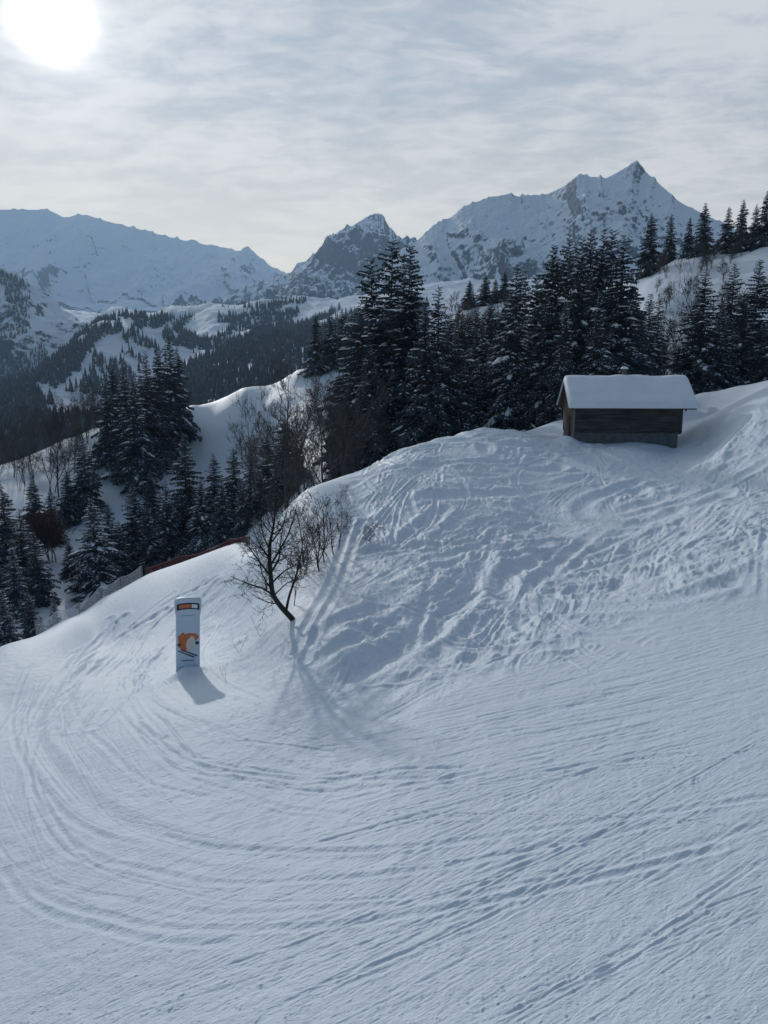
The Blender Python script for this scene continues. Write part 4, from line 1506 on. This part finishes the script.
def sign():
    d, r = SIGN_XY, SIGN_R
    zb = z_at(d[0], d[1]) - 0.30
    root = thing('piste_sign', 'tall pale blue rounded sign pillar with orange picture beside the piste', 'sign', (d[0], d[1], zb), math.atan2(-d[0], d[1]) + math.radians(3))
    root.rotation_euler = (0, math.radians(2.4), root.rotation_euler[2])
    top_z = ang(188, 597)[1] * r
    Ht = top_z - zb
    hw = 0.475
    th = 0.30
    # outline: straight body, slightly flared head with round corners
    right = [(hw, -0.4), (hw, Ht * 0.74), (hw + 0.035, Ht * 0.82), (hw + 0.06, Ht * 0.88)]
    for k in range(7):
        a = k / 6 * math.pi / 2
        right.append((hw + 0.06 - 0.17 + 0.17 * math.cos(a), Ht - 0.17 + 0.17 * math.sin(a) - 0.02))
    right += [(hw - 0.25, Ht - 0.004), (0, Ht)]
    out = right + [(-x, z) for x, z in right[-2::-1]]
    m = MB()
    m.prism(out, -th / 2, th / 2)
    m.build('panel', M_SIGN, root, smooth=False, bevel=0.045)
    y = -th / 2
    # curved header band

    def arc(x0, x1, z0, h, sag, yo, mat, name, parent=root):
        b = MB()
        n = 12
        vs = []
        for k in range(n + 1):
            x = x0 + (x1 - x0) * k / n
            c = sag * (1 - (x / hw) ** 2)
            for yy, zz in ((yo, z0 + c), (yo, z0 + c + h), (y + 0.0, z0 + c + h), (y + 0.0, z0 + c)):
                vs.append((x, yy, zz))
        fs = [(4 * k + i, 4 * k + (i + 1) % 4, 4 * k + 4 + (i + 1) % 4, 4 * k + 4 + i) for k in range(n) for i in range(4)]
        fs += [(0, 1, 2, 3), (4 * n + 3, 4 * n + 2, 4 * n + 1, 4 * n)]
        b.add(vs, [f[::-1] for f in fs])
        return b.build(name, mat, parent)
    zt = Ht - 0.53
    hb = arc(-0.45, 0.45, zt, 0.27, 0.06, y - 0.006, M_NAVY, 'header_band')
    arc(-0.36, 0.10, zt + 0.06, 0.15, 0.06, y - 0.011, M_ORANGE, 'orange_panel', hb)
    arc(0.14, 0.37, zt + 0.06, 0.15, 0.06, y - 0.011, M_WHITE, 'white_panel', hb)
    arc(-0.26, 0.26, zt - 0.24, 0.035, 0.02, y - 0.006, M_GREYBLUE, 'faint_line')

    def flat(pts, yo, mat, name, parent=root):
        b = MB()
        b.prism([(x, z) for x, z in pts], y - yo, y)
        return b.build(name, mat, parent)

    def blob(cx, cz, rx, rz, tilt=0, n=18, wob=0.12, seed=1):
        rr = random.Random(seed)
        o = []
        for k in range(n):
            a = 2 * math.pi * k / n
            q = 1 + rr.uniform(-wob, wob)
            x, z = rx * q * math.cos(a), rz * q * math.sin(a)
            o.append((cx + x * math.cos(tilt) - z * math.sin(tilt), cz + x * math.sin(tilt) + z * math.cos(tilt)))
        return o
    s = Ht / 3.1
    pic = flat(blob(-0.20, 1.30 * s, 0.20, 0.40 * s, 0.15, seed=3), 0.006, M_ORANGE, 'picture')
    flat(blob(0.12, 1.50 * s, 0.30, 0.17 * s, 0.05, seed=4), 0.008, M_ORANGE, 'orange_patch', pic)
    flat(blob(0.10, 1.20 * s, 0.17, 0.32 * s, -0.1, seed=5), 0.011, M_CREAM, 'cream_patch', pic)
    flat(blob(-0.36, 1.20 * s, 0.07, 0.06, 0, seed=6), 0.009, M_NAVY, 'dark_patch', pic)
    flat(blob(0.36, 1.24 * s, 0.08, 0.08, 0, seed=7), 0.009, M_NAVY, 'dark_patch', pic)
    for dx, dz in ((0.0, 0.0), (0.12, 0.05)):
        flat([(-0.40 + dx, 0.93 * s + dz), (0.22 + dx, 0.62 * s + dz), (0.27 + dx, 0.665 * s + dz), (-0.38 + dx, 0.965 * s + dz)], 0.007, M_NAVY, 'dark_stripe', pic)
    tx = MB()
    rr = random.Random(8)
    x = -0.26
    while x < 0.24:
        w = rr.uniform(0.02, 0.045)
        tx.box((x, y - 0.006, 0.50 * s), (x + w, y, 0.50 * s + rr.uniform(0.035, 0.06)))
        x += w + 0.012
    tx.build('lettering', M_NAVY, root)
    lw = arc(-0.40, 0.40, 0.20 * s, 0.03, 0.09, y - 0.006, M_GREYBLUE, 'faint_line')


sign()

# ------------------------------------------------------------------ nets along the edge of the piste
M_REDNET = plain_mat('red_net', (0.10, 0.022, 0.030), 0.8, 0.2, 4.0)
M_PALENET = plain_mat('pale_net', (0.50, 0.52, 0.55), 0.8, 0.2, 4.0)
M_STAKE = plain_mat('stake', (0.10, 0.085, 0.075), 0.8, 0.2, 4.0)


def net_fence(pix, h, label, mat, spacing, strand, cell, sag=0.12, back=1.04):
    pts = []
    for px, py, r in pix:
        th, t = ang(px, py)
        r *= back
        pts.append((r * math.sin(th), r * math.cos(th)))
    L = catmull(np.array(pts), 0.2)
    d = np.concatenate([[0], np.cumsum(np.linalg.norm(np.diff(L, axis=0), axis=1))])
    o = Vector((L[0][0], L[0][1], z_at(*L[0])))
    root = thing('safety_net', label, 'net fence', o)

    def P(s, up):
        x, y = np.interp(s, d, L[:, 0]), np.interp(s, d, L[:, 1])
        q = (s / spacing) % 1
        top = h * (1 - sag * 4 * q * (1 - q)) * (1 + 0.12 * vnoise(np.array([s * 0.5]), np.array([0.3]), 5)[0])
        return Vector((x, y, z_at(x, y) + up * top)) - o
    n = int(d[-1] / spacing)
    for k in range(n + 1):
        m = MB()
        b = P(k * spacing, 0)
        tilt = Vector((tr.gauss(0, 0.05), tr.gauss(0, 0.05), 0))
        m.tube([b - Vector((0, 0, 0.3)), b + Vector((0, 0, h * 1.12)) + tilt], [0.022, 0.018], 6)
        m.build('post', M_STAKE, root)
    net = MB()
    S = np.arange(0, n * spacing + 1e-6, cell)
    rows = max(3, int(h / cell))
    for k in range(rows + 1):
        u = 0.03 + 0.97 * k / rows
        q = [P(s, u) for s in S[::2]]
        net.tube(q, [strand * (1.6 if k in (0, rows) else 1)] * len(q), 3, False)
    for s in S:
        net.tube([P(s, 0.03), P(s, 0.5), P(s, 1.0)], [strand] * 3, 3, False)
    net.build('net', mat, root)


net_fence([(147, 577, 58), (172, 567, 58), (200, 558, 58), (225, 550, 56.5), (244, 544, 54.5), (254, 541, 54)], 1.15, 'dark red safety net strung along the upper piste edge', M_REDNET, 2.4, 0.034, 0.12)
net_fence([(36, 640, 49), (60, 625, 51), (90, 608, 53.5), (120, 592, 56), (147, 577, 58)], 0.85, 'sagging pale grey net strung along the lower piste edge', M_PALENET, 2.2, 0.013, 0.12, 0.25, 0.985)
x_, y_ = hit(193, 557)[0]
spruce_at(*(np.array([x_, y_]) * 1.0), z_at(x_, y_) - 0.1, 1.0, 4, 'knee-high snow-covered young spruce poking up by the red net')


# ------------------------------------------------------------------ the leaning bare tree and the saplings by the piste
def hero_tree():
    th, t = ang(293, 618)
    bxy, r0 = hit(293, 619)
    bz = z_at(*bxy) - 0.15
    o = Vector((bxy[0], bxy[1], bz))
    root = thing('bare_tree', 'leaning dark leafless tree with crooked trunk on the bank above the sign', 'bare tree', o)
    k = r0 / FPX
    dirx = Vector((math.cos(th), -math.sin(th), 0))
    dirf = Vector((math.sin(th), math.cos(th), 0))

    def W(px, py, dep=0.0):
        # offset in metres from the foot: across, up and in depth
        return dirx * ((px - 293) * k * 0.97) + dirf * dep + Vector((0, 0, (618 - py) * k * 1.02 + 0.1))
    rr = random.Random(14)
    tb, bb = MB(), MB()

    def sm(pts, rads):
        P = catmull(np.array([tuple(p) for p in pts]), 0.16)
        R = np.interp(np.linspace(0, 1, len(P)), np.linspace(0, 1, len(rads)), rads)
        return [Vector(p) for p in P], list(R)

    def twigs(P, R, lev, dens):
        L = sum((P[i + 1] - P[i]).length for i in range(len(P) - 1))
        for _ in range(int(L * dens)):
            i = rr.randint(max(1, int(len(P) * 0.18)), len(P) - 2)
            ax = (P[i + 1] - P[i]).normalized()
            side = Vector((rr.gauss(0, 1), rr.gauss(0, 1), rr.gauss(0.25, 0.7)))
            side = (side - ax * side.dot(ax)).normalized()
            d = (ax * rr.uniform(0.3, 0.9) + side).normalized()
            l = (0.95, 0.55, 0.28)[lev] * rr.uniform(0.45, 1.25)
            q = [P[i]]
            dd = d
            for s in range(4):
                dd = (dd + Vector((rr.gauss(0, .2), rr.gauss(0, .2), rr.gauss(0.07, .14)))).normalized()
                q.append(q[-1] + dd * l / 4)
            r1 = max(0.007, min(R[i] * 0.5, (0.028, 0.015, 0.009)[lev]))
            qr = [r1 * (1 - 0.17 * s) for s in range(5)]
            bb.tube(q, [max(0.006, x) for x in qr], 4, False)
            if lev < 2:
                twigs(q, qr, lev + 1, (4.5, 5.5)[lev])
    P, R = sm([W(296, 622), W(291, 615), W(281, 603, -.05), W(273, 590, -.1), W(271, 575, -.1), W(270, 555), W(271, 538, .1), W(275, 520, .2), W(277, 503, .25), W(276, 490, .3)], [0.125, 0.115, 0.10, 0.095, 0.09, 0.075, 0.06, 0.045, 0.028, 0.012])
    tb.tube(P, R, 9)
    twigs(P[int(len(P) * 0.3):], R[int(len(P) * 0.3):], 0, 4.5)
    limbs = [([(274, 592), (263, 583), (252, 578), (240, 572), (230, 566)], -.5, 0.05), ([(271, 572), (260, 558), (250, 545), (242, 535)], .5, 0.05), ([(270, 553), (262, 540), (256, 525), (252, 515)], -.6, 0.04),
             ([(271, 560), (281, 545), (290, 530), (297, 512), (300, 500)], .6, 0.05), ([(272, 578), (284, 566), (296, 558), (308, 548)], -.6, 0.04), ([(273, 536), (283, 522), (288, 508), (291, 496)], -.5, 0.035),
             ([(286, 607), (290, 592), (297, 574), (303, 552), (306, 530)], .5, 0.06), ([(279, 600), (272, 588), (262, 570), (258, 552), (248, 540)], .3, 0.045), ([(273, 565), (280, 552), (282, 535), (286, 515)], -.3, 0.045),
             ([(278, 600), (268, 600), (256, 596), (246, 590)], .6, 0.03), ([(271, 545), (264, 530), (262, 512), (264, 498)], .5, 0.035), ([(275, 590), (288, 580), (298, 578), (310, 572)], .6, 0.03)]
    for pts, dep, rad in limbs:
        P, R = sm([W(a, b, dep * i / len(pts) * 1.4) for i, (a, b) in enumerate(pts)], [rad, rad * 0.75, rad * 0.5, rad * 0.22])
        bb.tube(P, R, 6, False)
        twigs(P, R, 0, 5.8)
    tb.build('trunk', M_DARKBARK, root, True)
    bb.build('branches', M_DARKBARK, root, True)


hero_tree()
SAP = [bare_meshes(21, 3.5, mat=M_DARKBARK, nmain=12, r0=0.035, tw=0.008, spread=0.45, levels=3, lean=0.06, start=0.15), bare_meshes(22, 3.5, mat=M_DARKBARK, nmain=10, r0=0.04, tw=0.008, spread=0.4, levels=3, stems=2, lean=0.08, start=0.2),
       bare_meshes(23, 3.5, mat=M_DARKBARK, nmain=9, r0=0.022, tw=0.007, spread=0.6, levels=3, stems=4, lean=0.22, start=0.1), bare_meshes(24, 3.5, mat=M_DARKBARK, nmain=3, r0=0.02, tw=0.008, spread=0.7, levels=2, stems=2, lean=0.35, start=0.3)]


def sapling(px, py, tip, k, label, group='saplings behind the leaning tree', name='sapling', cat='sapling', wide=1.0):
    xy, r = hit(px, py)
    h = (py - tip) * r / FPX
    return bare_at(xy[0], xy[1], h, SAP[k], label, group, name, cat, None, 3.5, wide)


sapling(318, 570, 492, 1, 'dark upright sapling nearest the leaning tree')
sapling(325, 562, 486, 0, 'tallest straight sapling in the clump by the crest')
sapling(331, 556, 495, 1, 'double-stemmed dark sapling in the middle of the clump')
sapling(338, 548, 492, 0, 'thin pale sapling at the slope side of the clump')
sapling(310, 560, 498, 2, 'bushy tangle of stems between tree and saplings', None, 'shrub', 'shrub', 0.9)
sapling(302, 580, 520, 2, 'dark twiggy shrub right behind the leaning trunk', None, 'shrub', 'shrub', 1.0)
sapling(293, 606, 545, 0, 'single straight stem growing beside the foot of the leaning tree', None)
sapling(346, 530, 505, 2, 'low twiggy shrub on the open slope beside the saplings', None, 'shrub', 'shrub', 1.6)
sapling(343, 499, 482, 2, 'tiny dark bush at the crest above the saplings', None, 'shrub', 'shrub', 1.4)
sapling(368, 545, 522, 2, 'sparse low twigs sticking out of the bumpy slope', None, 'shrub', 'shrub', 1.8)
sapling(227, 684, 655, 3, 'lone thin dead stalk in the snow next to the sign', None, 'dead_plant', 'dead plant', 0.8)
sapling(238, 652, 628, 3, 'thin dead stems on the bank between sign and leaning tree', None, 'dead_plant', 'dead plant', 1.5)
sapling(262, 634, 606, 3, 'drooping dead stems just below the leaning tree', None, 'dead_plant', 'dead plant', 1.3)
sapling(286, 632, 616, 3, 'short dead stems at the foot of the leaning tree', None, 'dead_plant', 'dead plant', 1.3)

# ------------------------------------------------------------------ air
lo, hi = (-4600, -900, -700), (4600, 6900, 1250)
hm = MB()
hm.box(lo, hi)
mh = bpy.data.materials.new('haze')
mh.use_nodes = True
mh.node_tree.nodes.clear()
ho = mh.node_tree.nodes.new('ShaderNodeOutputMaterial')
pv = mh.node_tree.nodes.new('ShaderNodeVolumePrincipled')
pv.inputs['Color'].default_value = (0.50, 0.74, 1.0, 1)
pv.inputs['Density'].default_value = 9.0e-5
pv.inputs['Anisotropy'].default_value = 0.35
mh.node_tree.links.new(pv.outputs[0], ho.inputs['Volume'])
hz = hm.build('haze', mh)
hz['kind'] = 'stuff'
print('ground', NR, NT, 'z range', Z.min(), Z2.min())
